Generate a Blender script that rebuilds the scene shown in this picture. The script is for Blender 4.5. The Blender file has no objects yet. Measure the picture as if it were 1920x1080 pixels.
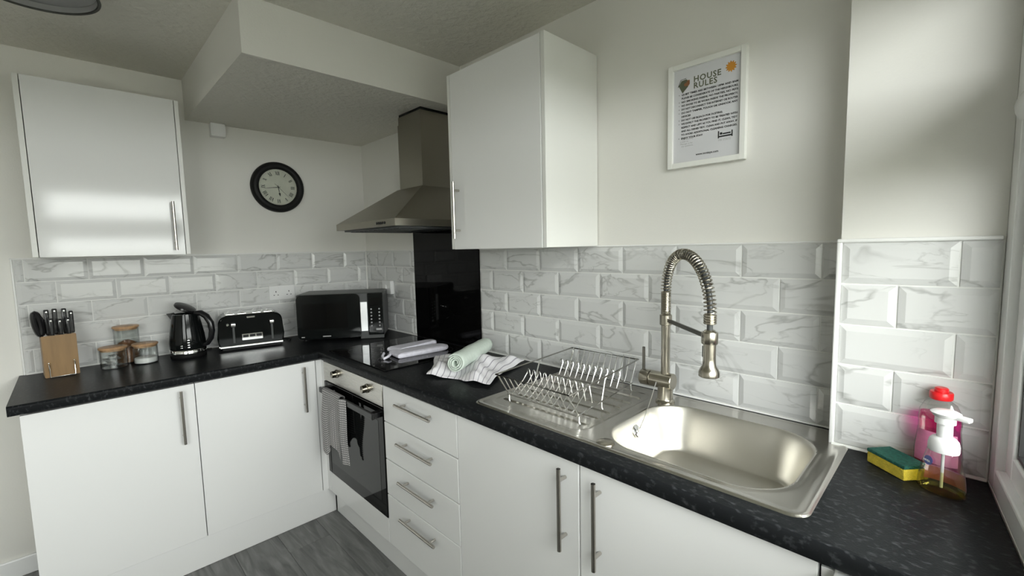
import bpy, bmesh, math, random
from mathutils import Vector, Matrix
random.seed(7)
SC = bpy.context.scene
COL = SC.collection
PI = math.pi

# ------------------------------------------------------------------ camera, world, lights, exposure
cam_d = bpy.data.cameras.new('camera')
cam_d.sensor_width = 36.0
cam_d.lens = 837.44 / 1920 * 36
cam_d.clip_start = 0.02
cam = bpy.data.objects.new('camera', cam_d)
COL.objects.link(cam)
_r = Vector((0.70282547, 0.71102099, -0.02203421))
_u = Vector((-0.04893827, 0.07922906, 0.99565446))
_f = Vector((-0.70967697, 0.698693, -0.09048034))
cam.matrix_world = Matrix(((_r.x, _u.x, -_f.x, 2.96187), (_r.y, _u.y, -_f.y, -1.48663),
                           (_r.z, _u.z, -_f.z, 1.44031), (0, 0, 0, 1)))
SC.camera = cam

SKY_STRENGTH = 7.5
EXPOSURE = 1.08
world = bpy.data.worlds.new('overcast_sky')
SC.world = world
world.use_nodes = True
wn = world.node_tree.nodes['Background']
wn.inputs['Color'].default_value = (1.0, 0.998, 0.985, 1)
wn.inputs['Strength'].default_value = SKY_STRENGTH

WIN_A = 0.0997                      # the window wall stands slightly out of square
MW = Matrix.Translation((3.02, -0.11, 0)) @ Matrix.Rotation(WIN_A, 4, 'Z')
WIN_LEN, WIN_BOT, WIN_TOP = 1.62, 0.915, 2.11


def portal(name, mat, sx, sy):
    l = bpy.data.lights.new(name, 'AREA')
    l.shape = 'RECTANGLE'
    l.size = sx
    l.size_y = sy
    l.energy = 1.0
    l.cycles.is_portal = True
    o = bpy.data.objects.new(name, l)
    COL.objects.link(o)
    o.matrix_world = mat
    return o


# second window further along the same wall, behind the camera
W2_A, W2_B, W2_BOT, W2_TOP = -1.95, -3.25, 0.93, 2.11
portal('second_window_portal', MW @ Matrix.Translation((0.11, (W2_A + W2_B) / 2, (W2_TOP + W2_BOT) / 2)) @ Matrix.Rotation(PI / 2, 4, 'Y'),
       W2_TOP - W2_BOT, W2_A - W2_B)
# portal only guides the sampling of the sky through the window opening
portal('window_portal', MW @ Matrix.Translation((0.11, -WIN_LEN / 2, (WIN_BOT + WIN_TOP) / 2)) @ Matrix.Rotation(PI / 2, 4, 'Y'),
       WIN_TOP - WIN_BOT, WIN_LEN)

vs = SC.view_settings
SC.display_settings.display_device = 'sRGB'
vs.view_transform = 'Standard'
vs.look = 'None'
vs.gamma = 1.0
vs.use_curve_mapping = False
vs.exposure = EXPOSURE
try:
    SC.cycles.max_bounces = 10
    SC.cycles.diffuse_bounces = 6
    SC.cycles.glossy_bounces = 5
    SC.cycles.transparent_max_bounces = 16
    SC.cycles.transmission_bounces = 8
    SC.cycles.sample_clamp_indirect = 6.0
    SC.cycles.caustics_reflective = False
    SC.cycles.caustics_refractive = False
    SC.cycles.use_denoising = True
except Exception:
    pass


# ------------------------------------------------------------------ materials
def nt(name):
    m = bpy.data.materials.new(name)
    m.use_nodes = True
    t = m.node_tree
    b = t.nodes['Principled BSDF']
    return m, t, b


def N(t, typ, **kw):
    n = t.nodes.new(typ)
    for k, v in kw.items():
        setattr(n, k, v)
    return n


def mat(name, col, rough=0.5, metal=0.0, spec=0.5, coat=0.0, bump=0.0, bscale=80.0, var=0.0, vscale=6.0, stretch=None, rvar=0.0):
    m, t, b = nt(name)
    b.inputs['Base Color'].default_value = (*col, 1)
    b.inputs['Roughness'].default_value = rough
    b.inputs['Metallic'].default_value = metal
    b.inputs['Specular IOR Level'].default_value = spec
    if coat:
        b.inputs['Coat Weight'].default_value = coat
        b.inputs['Coat Roughness'].default_value = 0.04
    tc = N(t, 'ShaderNodeTexCoord')
    mp = N(t, 'ShaderNodeMapping')
    t.links.new(tc.outputs['Object'], mp.inputs['Vector'])
    if stretch:
        mp.inputs['Scale'].default_value = stretch
    if var or rvar:
        n = N(t, 'ShaderNodeTexNoise')
        n.inputs['Scale'].default_value = vscale
        n.inputs['Detail'].default_value = 6
        t.links.new(mp.outputs['Vector'], n.inputs['Vector'])
        if var:
            r = N(t, 'ShaderNodeValToRGB')
            r.color_ramp.elements[0].position = 0.3
            r.color_ramp.elements[1].position = 0.7
            r.color_ramp.elements[0].color = (*[c * (1 - var) for c in col], 1)
            r.color_ramp.elements[1].color = (*[min(1, c * (1 + var)) for c in col], 1)
            t.links.new(n.outputs['Fac'], r.inputs['Fac'])
            t.links.new(r.outputs['Color'], b.inputs['Base Color'])
        if rvar:
            mr = N(t, 'ShaderNodeMapRange')
            mr.inputs['To Min'].default_value = max(0.02, rough - rvar)
            mr.inputs['To Max'].default_value = rough + rvar
            t.links.new(n.outputs['Fac'], mr.inputs['Value'])
            t.links.new(mr.outputs['Result'], b.inputs['Roughness'])
    if bump:
        n2 = N(t, 'ShaderNodeTexNoise')
        n2.inputs['Scale'].default_value = bscale
        n2.inputs['Detail'].default_value = 4
        t.links.new(mp.outputs['Vector'], n2.inputs['Vector'])
        bp = N(t, 'ShaderNodeBump')
        bp.inputs['Strength'].default_value = bump
        bp.inputs['Distance'].default_value = 0.01
        t.links.new(n2.outputs['Fac'], bp.inputs['Height'])
        t.links.new(bp.outputs['Normal'], b.inputs['Normal'])
    return m


def clear_mat(name, tint, gloss=0.06, rough=0.02):
    """thin clear or tinted material: light passes straight through, the surface reflects by its angle"""
    m, t, b = nt(name)
    t.nodes.remove(b)
    out = t.nodes['Material Output']
    tr = N(t, 'ShaderNodeBsdfTransparent')
    edge = N(t, 'ShaderNodeMix', data_type='RGBA')
    edge.inputs['A'].default_value = (*tint, 1)
    edge.inputs['B'].default_value = (*[c * .35 for c in tint], 1)
    gl = N(t, 'ShaderNodeBsdfGlossy')
    gl.inputs['Roughness'].default_value = rough
    lw = N(t, 'ShaderNodeLayerWeight')
    pw = N(t, 'ShaderNodeMath', operation='POWER')
    pw.inputs[1].default_value = 5.0
    t.links.new(lw.outputs['Facing'], pw.inputs[0])
    fr = N(t, 'ShaderNodeMath', operation='MULTIPLY_ADD')
    fr.inputs[1].default_value = 0.9
    fr.inputs[2].default_value = gloss * .4
    t.links.new(pw.outputs[0], fr.inputs[0])
    p3 = N(t, 'ShaderNodeMath', operation='POWER')
    p3.inputs[1].default_value = 4.0 if rough < .05 and gloss > .1 and name != 'window_glass' else 60.0
    t.links.new(lw.outputs['Facing'], p3.inputs[0])
    t.links.new(p3.outputs[0], edge.inputs['Factor'])
    t.links.new(edge.outputs['Result'], tr.inputs['Color'])
    mx = N(t, 'ShaderNodeMixShader')
    t.links.new(fr.outputs[0], mx.inputs['Fac'])
    t.links.new(tr.outputs['BSDF'], mx.inputs[1])
    t.links.new(gl.outputs['BSDF'], mx.inputs[2])
    t.links.new(mx.outputs['Shader'], out.inputs['Surface'])
    return m


def marble_mat():
    m, t, b = nt('marble_tile_glaze')
    tc = N(t, 'ShaderNodeTexCoord')
    oi = N(t, 'ShaderNodeObjectInfo')
    sc = N(t, 'ShaderNodeVectorMath', operation='SCALE')
    cmb = N(t, 'ShaderNodeCombineXYZ')
    for i in range(3):
        t.links.new(oi.outputs['Random'], cmb.inputs[i])
    t.links.new(cmb.outputs['Vector'], sc.inputs[0])
    sc.inputs['Scale'].default_value = 37.0
    add = N(t, 'ShaderNodeVectorMath', operation='ADD')
    t.links.new(tc.outputs['Object'], add.inputs[0])
    t.links.new(sc.outputs['Vector'], add.inputs[1])
    mp = N(t, 'ShaderNodeMapping')
    mp.inputs['Rotation'].default_value = (0, 0.62, 0.0)
    mp.inputs['Scale'].default_value = (3.0, 3.0, 8.0)
    t.links.new(add.outputs['Vector'], mp.inputs['Vector'])

    def vein(scale, width, det):
        n = N(t, 'ShaderNodeTexNoise')
        n.inputs['Scale'].default_value = scale
        n.inputs['Detail'].default_value = det
        n.inputs['Distortion'].default_value = 0.7
        t.links.new(mp.outputs['Vector'], n.inputs['Vector'])
        s = N(t, 'ShaderNodeMath', operation='SUBTRACT')
        s.inputs[1].default_value = 0.5
        t.links.new(n.outputs['Fac'], s.inputs[0])
        a = N(t, 'ShaderNodeMath', operation='ABSOLUTE')
        t.links.new(s.outputs[0], a.inputs[0])
        mr = N(t, 'ShaderNodeMapRange')
        mr.inputs['From Min'].default_value = 0.0
        mr.inputs['From Max'].default_value = width
        mr.inputs['To Min'].default_value = 1.0
        mr.inputs['To Max'].default_value = 0.0
        t.links.new(a.outputs[0], mr.inputs['Value'])
        return mr.outputs['Result']
    v1 = vein(1.0, 0.022, 4)
    v2 = vein(2.1, 0.02, 5)
    soft = N(t, 'ShaderNodeTexNoise')
    soft.inputs['Scale'].default_value = 1.3
    t.links.new(mp.outputs['Vector'], soft.inputs['Vector'])
    gate = N(t, 'ShaderNodeMapRange')
    gate.inputs['From Min'].default_value = 0.46
    gate.inputs['From Max'].default_value = 0.68
    t.links.new(soft.outputs['Fac'], gate.inputs['Value'])
    v2g = N(t, 'ShaderNodeMath', operation='MULTIPLY')
    t.links.new(v2, v2g.inputs[0])
    t.links.new(gate.outputs['Result'], v2g.inputs[1])
    mx = N(t, 'ShaderNodeMath', operation='MULTIPLY_ADD')
    mx.inputs[1].default_value = 0.5
    t.links.new(v2g.outputs[0], mx.inputs[0])
    gate1 = N(t, 'ShaderNodeMapRange')
    gate1.inputs['From Min'].default_value = 0.60
    gate1.inputs['From Max'].default_value = 0.44
    gate1.inputs['To Max'].default_value = 0.62
    t.links.new(soft.outputs['Fac'], gate1.inputs['Value'])
    v1s = N(t, 'ShaderNodeMath', operation='MULTIPLY')
    t.links.new(gate1.outputs['Result'], v1s.inputs[1])
    t.links.new(v1, v1s.inputs[0])
    t.links.new(v1s.outputs[0], mx.inputs[2])
    cl = N(t, 'ShaderNodeMath', operation='ADD')
    cl.use_clamp = True
    cl.inputs[1].default_value = 0.0
    t.links.new(mx.outputs[0], cl.inputs[0])
    mix = N(t, 'ShaderNodeMix', data_type='RGBA')
    mix.inputs['A'].default_value = (0.645, 0.648, 0.642, 1)
    mix.inputs['B'].default_value = (0.30, 0.30, 0.29, 1)
    t.links.new(cl.outputs[0], mix.inputs['Factor'])
    t.links.new(mix.outputs['Result'], b.inputs['Base Color'])
    b.inputs['Roughness'].default_value = 0.12
    return m


def worktop_mat():
    m, t, b = nt('charcoal_slate_laminate')
    tc = N(t, 'ShaderNodeTexCoord')
    mp = N(t, 'ShaderNodeMapping')
    mp.inputs['Scale'].default_value = (1, 1.7, 1)
    mp.inputs['Rotation'].default_value = (0, 0, 0.5)
    t.links.new(tc.outputs['Object'], mp.inputs['Vector'])
    n = N(t, 'ShaderNodeTexNoise')
    n.inputs['Scale'].default_value = 62
    n.inputs['Detail'].default_value = 5
    t.links.new(mp.outputs['Vector'], n.inputs['Vector'])
    r = N(t, 'ShaderNodeValToRGB')
    r.color_ramp.elements[0].position = 0.54
    r.color_ramp.elements[0].color = (0.011, 0.012, 0.013, 1)
    r.color_ramp.elements[1].position = 0.80
    r.color_ramp.elements[1].color = (0.056, 0.059, 0.063, 1)
    t.links.new(n.outputs['Fac'], r.inputs['Fac'])
    t.links.new(r.outputs['Color'], b.inputs['Base Color'])
    b.inputs['Roughness'].default_value = 0.30
    b.inputs['Specular IOR Level'].default_value = 0.06
    n2 = N(t, 'ShaderNodeTexNoise')
    n2.inputs['Scale'].default_value = 260
    t.links.new(tc.outputs['Object'], n2.inputs['Vector'])
    bp = N(t, 'ShaderNodeBump')
    bp.inputs['Strength'].default_value = 0.08
    bp.inputs['Distance'].default_value = 0.003
    t.links.new(n2.outputs['Fac'], bp.inputs['Height'])
    t.links.new(bp.outputs['Normal'], b.inputs['Normal'])
    return m


def plank_mat():
    m, t, b = nt('grey_oak_laminate')
    tc = N(t, 'ShaderNodeTexCoord')
    oi = N(t, 'ShaderNodeObjectInfo')
    cmb = N(t, 'ShaderNodeCombineXYZ')
    sc = N(t, 'ShaderNodeVectorMath', operation='SCALE')
    sc.inputs['Scale'].default_value = 23.0
    for i in range(3):
        t.links.new(oi.outputs['Random'], cmb.inputs[i])
    t.links.new(cmb.outputs['Vector'], sc.inputs[0])
    add = N(t, 'ShaderNodeVectorMath', operation='ADD')
    t.links.new(tc.outputs['Object'], add.inputs[0])
    t.links.new(sc.outputs['Vector'], add.inputs[1])
    mp = N(t, 'ShaderNodeMapping')
    mp.inputs['Scale'].default_value = (1.6, 14.0, 1)
    t.links.new(add.outputs['Vector'], mp.inputs['Vector'])
    n = N(t, 'ShaderNodeTexNoise')
    n.inputs['Scale'].default_value = 1.6
    n.inputs['Detail'].default_value = 9
    n.inputs['Distortion'].default_value = 1.6
    t.links.new(mp.outputs['Vector'], n.inputs['Vector'])
    r = N(t, 'ShaderNodeValToRGB')
    r.color_ramp.elements[0].position = 0.32
    r.color_ramp.elements[0].color = (0.085, 0.086, 0.084, 1)
    r.color_ramp.elements[1].position = 0.70
    r.color_ramp.elements[1].color = (0.21, 0.212, 0.207, 1)
    t.links.new(n.outputs['Fac'], r.inputs['Fac'])
    t.links.new(r.outputs['Color'], b.inputs['Base Color'])
    b.inputs['Roughness'].default_value = 0.38
    return m


def stripe_mat(name, base, dark, axis, period, duty, rough=0.9, check=None):
    """woven cloth: stripes run along the cloth's own UV"""
    m, t, b = nt(name)
    uv = N(t, 'ShaderNodeUVMap')
    sp = N(t, 'ShaderNodeSeparateXYZ')
    t.links.new(uv.outputs['UV'], sp.inputs['Vector'])

    def line(ax, per, dt):
        d = N(t, 'ShaderNodeMath', operation='DIVIDE')
        d.inputs[1].default_value = per
        t.links.new(sp.outputs[ax], d.inputs[0])
        f = N(t, 'ShaderNodeMath', operation='FRACT')
        t.links.new(d.outputs[0], f.inputs[0])
        c = N(t, 'ShaderNodeMath', operation='LESS_THAN')
        c.inputs[1].default_value = dt
        t.links.new(f.outputs[0], c.inputs[0])
        return c.outputs[0]
    fac = line(axis, period, duty)
    if check:
        l2 = line(check[0], check[1], check[2])
        a = N(t, 'ShaderNodeMath', operation='MAXIMUM')
        t.links.new(fac, a.inputs[0])
        t.links.new(l2, a.inputs[1])
        fac = a.outputs[0]
    mix = N(t, 'ShaderNodeMix', data_type='RGBA')
    mix.inputs['A'].default_value = (*base, 1)
    mix.inputs['B'].default_value = (*dark, 1)
    t.links.new(fac, mix.inputs['Factor'])
    t.links.new(mix.outputs['Result'], b.inputs['Base Color'])
    b.inputs['Roughness'].default_value = rough
    tc = N(t, 'ShaderNodeTexCoord')
    n2 = N(t, 'ShaderNodeTexNoise')
    n2.inputs['Scale'].default_value = 320
    t.links.new(tc.outputs['Object'], n2.inputs['Vector'])
    bp = N(t, 'ShaderNodeBump')
    bp.inputs['Strength'].default_value = 0.4
    bp.inputs['Distance'].default_value = 0.003
    t.links.new(n2.outputs['Fac'], bp.inputs['Height'])
    t.links.new(bp.outputs['Normal'], b.inputs['Normal'])
    return m


M = {}
M['wall'] = mat('warm_white_wall_paint', (0.75, 0.738, 0.70), 0.55, bump=0.05, bscale=160)
M['ceiling'] = mat('stippled_ceiling_paint', (0.70, 0.68, 0.615), 0.6, bump=0.9, bscale=38)
M['gloss'] = mat('white_gloss_door', (0.79, 0.79, 0.785), 0.10, spec=0.45)
M['carcass'] = mat('white_melamine', (0.78, 0.78, 0.77), 0.35)
M['edge'] = mat('white_edging', (0.76, 0.76, 0.73), 0.3)
M['tile'] = marble_mat()
M['grout'] = mat('white_grout', (0.80, 0.80, 0.78), 0.8)
M['trimwhite'] = mat('white_tile_trim', (0.82, 0.82, 0.81), 0.25)
M['worktop'] = worktop_mat()
M['plank'] = plank_mat()
M['floorbase'] = mat('dark_underlay', (0.03, 0.03, 0.03), 0.9)
M['steel'] = mat('brushed_steel', (0.62, 0.60, 0.56), 0.27, 1.0, rvar=0.025, vscale=12, stretch=(1, 30, 30))
M['sinksteel'] = mat('sink_steel', (0.56, 0.54, 0.50), 0.25, 1.0, rvar=0.03, vscale=9, stretch=(2, 40, 40))
M['bowlsteel'] = mat('satin_bowl_steel', (0.62, 0.60, 0.55), 0.40, 1.0, rvar=0.03, vscale=9, stretch=(2, 40, 40))
M['nickel'] = mat('brushed_nickel', (0.42, 0.39, 0.33), 0.24, 1.0, rvar=0.04, vscale=30)
M['darknickel'] = mat('dark_nickel', (0.20, 0.19, 0.17), 0.28, 1.0)  # darker nickel of the tap lever and arm
M['chrome'] = mat('bright_chrome', (0.88, 0.88, 0.87), 0.10, 1.0)
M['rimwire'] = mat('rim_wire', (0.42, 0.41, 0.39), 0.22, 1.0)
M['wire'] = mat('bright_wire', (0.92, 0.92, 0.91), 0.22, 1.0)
M['satin'] = mat('satin_silver_plastic', (0.90, 0.91, 0.93), 0.32, 0.7)
M['handle'] = mat('steel_bar_handle', (0.56, 0.53, 0.49), 0.25, 1.0)
M['hoodsteel'] = mat('hood_steel', (0.36, 0.34, 0.29), 0.30, 1.0, rvar=0.05, vscale=14, stretch=(1, 1, 30))
M['blackglass'] = mat('black_glass', (0.003, 0.003, 0.003), 0.03, spec=0.3)
M['splashglass'] = mat('black_splashback_glass', (0.003, 0.003, 0.003), 0.05, spec=0.12)
M['ovenglass'] = mat('oven_door_glass', (0.010, 0.011, 0.011), 0.05, spec=0.5)
M['blackplastic'] = mat('black_plastic', (0.010, 0.010, 0.011), 0.22)
M['blackmatt'] = mat('matt_black', (0.008, 0.008, 0.008), 0.5, spec=0.25)
M['blackgloss'] = mat('gloss_black', (0.005, 0.006, 0.006), 0.09, spec=0.28)
M['darkgrey'] = mat('dark_grey_metal', (0.06, 0.063, 0.063), 0.38, spec=0.4)
M['wood'] = mat('beech_wood', (0.29, 0.175, 0.075), 0.45, var=0.12, vscale=5, stretch=(12, 12, 1.5))
M['lid'] = mat('acacia_lid', (0.46, 0.28, 0.15), 0.4, var=0.2, vscale=8, stretch=(1, 10, 10))
M['jarglass'] = clear_mat('clear_jar_glass', (0.965, 0.975, 0.97), 0.14)
M['sugar'] = mat('white_sugar', (0.86, 0.86, 0.85), 0.8, bump=0.3, bscale=500)
M['brownsugar'] = mat('brown_granules', (0.20, 0.085, 0.03), 0.8, bump=0.5, bscale=400, var=0.3, vscale=60)
M['sachet'] = mat('grey_white_sachet', (0.55, 0.55, 0.54), 0.4, var=0.35, vscale=40)
M['socket'] = mat('white_moulded_plastic', (0.80, 0.80, 0.80), 0.3)
M['clockface'] = mat('cream_clock_dial', (0.74, 0.70, 0.62), 0.6, var=0.06, vscale=20)
M['ink'] = mat('black_ink', (0.012, 0.012, 0.011), 0.6)
M['olive'] = mat('olive_ink', (0.10, 0.11, 0.065), 0.6)
M['orange'] = mat('orange_ink', (0.55, 0.24, 0.025), 0.6)
M['brownink'] = mat('brown_ink', (0.24, 0.11, 0.045), 0.6)
M['paper'] = mat('grey_white_paper', (0.62, 0.62, 0.64), 0.6)
M['frame'] = mat('white_frame', (0.80, 0.80, 0.76), 0.35)
M['upvc'] = mat('white_upvc', (0.86, 0.865, 0.865), 0.25)
M['rubber'] = mat('black_rubber_seal', (0.01, 0.01, 0.01), 0.5)
M['pane'] = clear_mat('window_glass', (0.96, 0.98, 0.97), 0.12)
M['stripe'] = stripe_mat('white_towel_grey_stripes', (0.88, 0.86, 0.90), (0.42, 0.40, 0.46), 0, 0.026, 0.15)
M['mint'] = mat('mint_cotton', (0.66, 0.74, 0.67), 0.9, bump=0.5, bscale=300, var=0.06, vscale=60)
M['checkcloth'] = stripe_mat('grey_check_towel', (0.52, 0.50, 0.50), (0.15, 0.15, 0.15), 1, 0.011, 0.40, check=(0, 0.009, 0.30))
M['mitt'] = mat('lilac_white_quilted_cotton', (0.76, 0.74, 0.83), 0.9, var=0.10, vscale=45, bump=0.5, bscale=60)
M['mittprint'] = mat('dark_print_on_cotton', (0.14, 0.13, 0.17), 0.9)
M['sponge'] = mat('yellow_foam', (0.78, 0.60, 0.06), 0.9, bump=0.6, bscale=400, var=0.12, vscale=120)
M['scour'] = mat('green_scouring_pad', (0.015, 0.13, 0.095), 0.95, bump=0.9, bscale=350, var=0.3, vscale=150)
M['pumpwhite'] = mat('white_pump_plastic', (0.72, 0.72, 0.72), 0.3)
M['clearplastic'] = clear_mat('clear_plastic', (0.93, 0.935, 0.92), 0.30)
M['soapyellow'] = clear_mat('yellow_liquid_soap', (0.96, 0.93, 0.62), 0.02)
M['pinkliquid'] = clear_mat('pink_washing_liquid', (0.985, 0.20, 0.66), 0.02)
M['redcap'] = mat('red_cap_plastic', (0.72, 0.015, 0.02), 0.3)
M['pinklabel'] = mat('pink_label', (0.66, 0.20, 0.36), 0.5, var=0.15, vscale=50)
M['bluelabel'] = mat('blue_badge', (0.01, 0.03, 0.22), 0.4)
M['white'] = mat('white_print', (0.85, 0.85, 0.85), 0.5)
M['greyprint'] = mat('grey_print', (0.35, 0.35, 0.35), 0.5)
M['lampgrey'] = mat('grey_lamp_lining', (0.30, 0.30, 0.30), 0.6)
M['lamprim'] = mat('dark_lamp_rim', (0.03, 0.03, 0.025), 0.5)
M['grass'] = mat('garden_ground', (0.10, 0.105, 0.09), 0.9, var=0.3, vscale=1.5)
M['fence'] = mat('added_fence_paint', (0.50, 0.50, 0.46), 0.9, var=0.15, vscale=2)
M['hobprint'] = mat('hob_marking', (0.10, 0.10, 0.10), 0.3)

# ------------------------------------------------------------------ helpers
WM = {}                                             # world matrix of every empty, kept by hand


def P4(loc=(0, 0, 0), rz=0.0):
    return Matrix.Translation(loc) @ Matrix.Rotation(rz, 4, 'Z')


def thing(name, label, cat, loc=(0, 0, 0), rz=0.0, group=None):
    o = bpy.data.objects.new(name, None)
    o.empty_display_size = 0.05
    COL.objects.link(o)
    o.location = loc
    o.rotation_euler = (0, 0, rz)
    o['label'] = label
    o['category'] = cat
    if group:
        o['group'] = group
    WM[o.name] = P4(loc, rz)
    return o


def tag(o, label, cat, group=None, kind=None):
    o['label'] = label
    o['category'] = cat
    if group:
        o['group'] = group
    if kind:
        o['kind'] = kind
    return o


def shade(me, ang=40):
    ar = sorted(p.area for p in me.polygons)
    lim = 12 * ar[len(ar) // 2] if ar else 0
    try:
        me.set_sharp_from_angle(angle=math.radians(ang))
    except Exception:
        pass
    me.polygons.foreach_set('use_smooth', [p.area <= lim for p in me.polygons])   # large flat faces stay flat


def obj(name, bm, m, parent=None, local=False, smooth=True, loc=None):
    """one mesh object; shapes are given in world metres unless local=True"""
    bmesh.ops.recalc_face_normals(bm, faces=bm.faces)
    me = bpy.data.meshes.new(name)
    bm.to_mesh(me)
    bm.free()
    if smooth:
        shade(me)
    o = bpy.data.objects.new(name, me)
    COL.objects.link(o)
    if parent is not None:
        o.parent = parent
        W = WM.get(parent.name, Matrix.Identity(4))
        if not local:
            me.transform(W.inverted())
            WM[o.name] = W
        else:
            WM[o.name] = W
    elif loc is not None:
        me.transform(Matrix.Translation(loc).inverted())
        o.location = loc
        WM[o.name] = Matrix.Translation(loc)
    else:
        WM[o.name] = Matrix.Identity(4)
    me.materials.append(m)
    return o


def struct(name, bm, m, parent=None, **k):
    o = obj(name, bm, m, parent, **k)
    if parent is None:
        o['kind'] = 'structure'
    return o


def nb():
    return bmesh.new()


def box(bm, x0, y0, z0, x1, y1, z1, bev=0.0, seg=2, mtx=None):
    if x0 > x1: x0, x1 = x1, x0
    if y0 > y1: y0, y1 = y1, y0
    if z0 > z1: z0, z1 = z1, z0
    r = bmesh.ops.create_cube(bm, size=1.0)
    vs_ = r['verts']
    for v in vs_:
        v.co = Vector(((x0 + x1) / 2 + v.co.x * (x1 - x0), (y0 + y1) / 2 + v.co.y * (y1 - y0), (z0 + z1) / 2 + v.co.z * (z1 - z0)))
    if bev > 0:
        es = list({e for v in vs_ for e in v.link_edges})
        rr = bmesh.ops.bevel(bm, geom=es, offset=bev, segments=seg, profile=0.5, affect='EDGES')
        vs_ = list({v for f in rr['faces'] for v in f.verts} | {v for v in vs_ if v.is_valid})
    if mtx is not None:
        for v in vs_:
            v.co = mtx @ v.co
    return vs_


def tube(bm, pts, r, n=8, closed=False, caps=True):
    pts = [Vector(p) for p in pts]
    k = len(pts)
    rings = []
    t0 = (pts[1] - pts[0]).normalized()
    ref = Vector((0, 0, 1)) if abs(t0.z) < 0.9 else Vector((1, 0, 0))
    nrm = t0.cross(ref).normalized()
    for i in range(k):
        if closed:
            t = (pts[(i + 1) % k] - pts[i - 1]).normalized()
        elif i == 0:
            t = t0
        elif i == k - 1:
            t = (pts[-1] - pts[-2]).normalized()
        else:
            t = (pts[i + 1] - pts[i - 1]).normalized()
        nrm = (nrm - t * nrm.dot(t))
        if nrm.length < 1e-6:
            nrm = t.cross(Vector((0.3, 0.5, 0.8)))
        nrm.normalize()
        b2 = t.cross(nrm)
        rad = r[i] if isinstance(r, (list, tuple)) else r
        rings.append([bm.verts.new(pts[i] + (nrm * math.cos(2 * PI * j / n) + b2 * math.sin(2 * PI * j / n)) * rad) for j in range(n)])
    rng = range(k) if closed else range(k - 1)
    for i in rng:
        a, b2 = rings[i], rings[(i + 1) % k]
        for j in range(n):
            bm.faces.new((a[j], a[(j + 1) % n], b2[(j + 1) % n], b2[j]))
    if caps and not closed:
        bm.faces.new(rings[0][::-1])
        bm.faces.new(rings[-1])


def lathe(bm, prof, c=(0, 0, 0), n=32, mtx=None, sx=1.0, sy=1.0, close=True):
    """prof: (radius, height) from the bottom up, turned about z"""
    rings = []
    new = []
    for (r, z) in prof:
        if r < 1e-6:
            v = bm.verts.new((c[0], c[1], c[2] + z))
            rings.append([v])
            new.append(v)
        else:
            ring = [bm.verts.new((c[0] + r * sx * math.cos(2 * PI * j / n), c[1] + r * sy * math.sin(2 * PI * j / n), c[2] + z)) for j in range(n)]
            rings.append(ring)
            new += ring
    for a, b in zip(rings, rings[1:]):
        for j in range(n):
            k = (j + 1) % n
            if len(a) == 1 and len(b) == 1:
                continue
            if len(a) == 1:
                bm.faces.new((a[0], b[k], b[j]))
            elif len(b) == 1:
                bm.faces.new((a[j], a[k], b[0]))
            else:
                bm.faces.new((a[j], a[k], b[k], b[j]))
    if close:
        if len(rings[0]) > 1:
            bm.faces.new(rings[0][::-1])
        if len(rings[-1]) > 1:
            bm.faces.new(rings[-1])
    if mtx is not None:
        for v in new:
            v.co = mtx @ v.co
    return new


def prism(bm, pts, z0, z1, mtx=None):
    """closed outline in xy pulled from z0 to z1"""
    a = [bm.verts.new((p[0], p[1], z0)) for p in pts]
    b = [bm.verts.new((p[0], p[1], z1)) for p in pts]
    n = len(pts)
    bm.faces.new(a[::-1])
    bm.faces.new(b)
    for i in range(n):
        j = (i + 1) % n
        bm.faces.new((a[i], a[j], b[j], b[i]))
    if mtx is not None:
        for v in a + b:
            v.co = mtx @ v.co
    return a + b


def rrect(w, h, r, n=6, cx=0, cy=0):
    pts = []
    for (sx, sy, a0) in ((1, 1, 0), (-1, 1, 90), (-1, -1, 180), (1, -1, 270)):
        for i in range(n + 1):
            a = math.radians(a0 + 90 * i / n)
            pts.append((cx + sx * (w / 2 - r) + r * math.cos(a), cy + sy * (h / 2 - r) + r * math.sin(a)))
    return pts


def smooth01(a, b, x):
    t = max(0.0, min(1.0, (x - a) / (b - a)))
    return t * t * (3 - 2 * t)


def text_mesh(body, size, spacing=1.0, line=1.0, align='LEFT', bold=0.0):
    cu = bpy.data.curves.new('lettering', 'FONT')
    cu.body = body
    cu.size = size
    cu.space_character = spacing
    cu.space_line = line
    cu.align_x = align
    cu.resolution_u = 2
    cu.offset = bold
    o = bpy.data.objects.new('lettering', cu)
    COL.objects.link(o)
    dg = bpy.context.evaluated_depsgraph_get()
    dg.update()
    me = bpy.data.meshes.new_from_object(o.evaluated_get(dg))
    bpy.data.objects.remove(o)
    return me


def text_obj(name, body, size, m, parent, mtx, **k):
    """flat print: mtx places the text's own plane in the world"""
    me = text_mesh(body, size, **k)
    fit = k.get('fit')
    W = WM.get(parent.name, Matrix.Identity(4))
    me.transform(W.inverted() @ mtx)
    me.name = name
    me.materials.clear()
    me.materials.append(m)
    o = bpy.data.objects.new(name, me)
    COL.objects.link(o)
    o.parent = parent
    return o


def plane_mtx(origin, right, up):
    r = Vector(right).normalized()
    u = Vector(up).normalized()
    n = r.cross(u)
    o = Vector(origin)
    return Matrix(((r.x, u.x, n.x, o.x), (r.y, u.y, n.y, o.y), (r.z, u.z, n.z, o.z), (0, 0, 0, 1)))


def copy_tree(root, loc, rz, label=None):
    c = root.copy()
    COL.objects.link(c)
    c.location = loc
    c.rotation_euler = (0, 0, rz)
    if label:
        c['label'] = label
    WM[c.name] = P4(loc, rz)
    for ch in list(root.children):
        d = ch.copy()
        COL.objects.link(d)
        d.parent = c
        for g in list(ch.children):
            e = g.copy()
            COL.objects.link(e)
            e.parent = d
    return c


# ------------------------------------------------------------------ room shell
CEIL = 2.36
WT = 0.915                                          # worktop height
TOP = 1.434                                         # top of the tiling
REAR = -3.75

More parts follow.
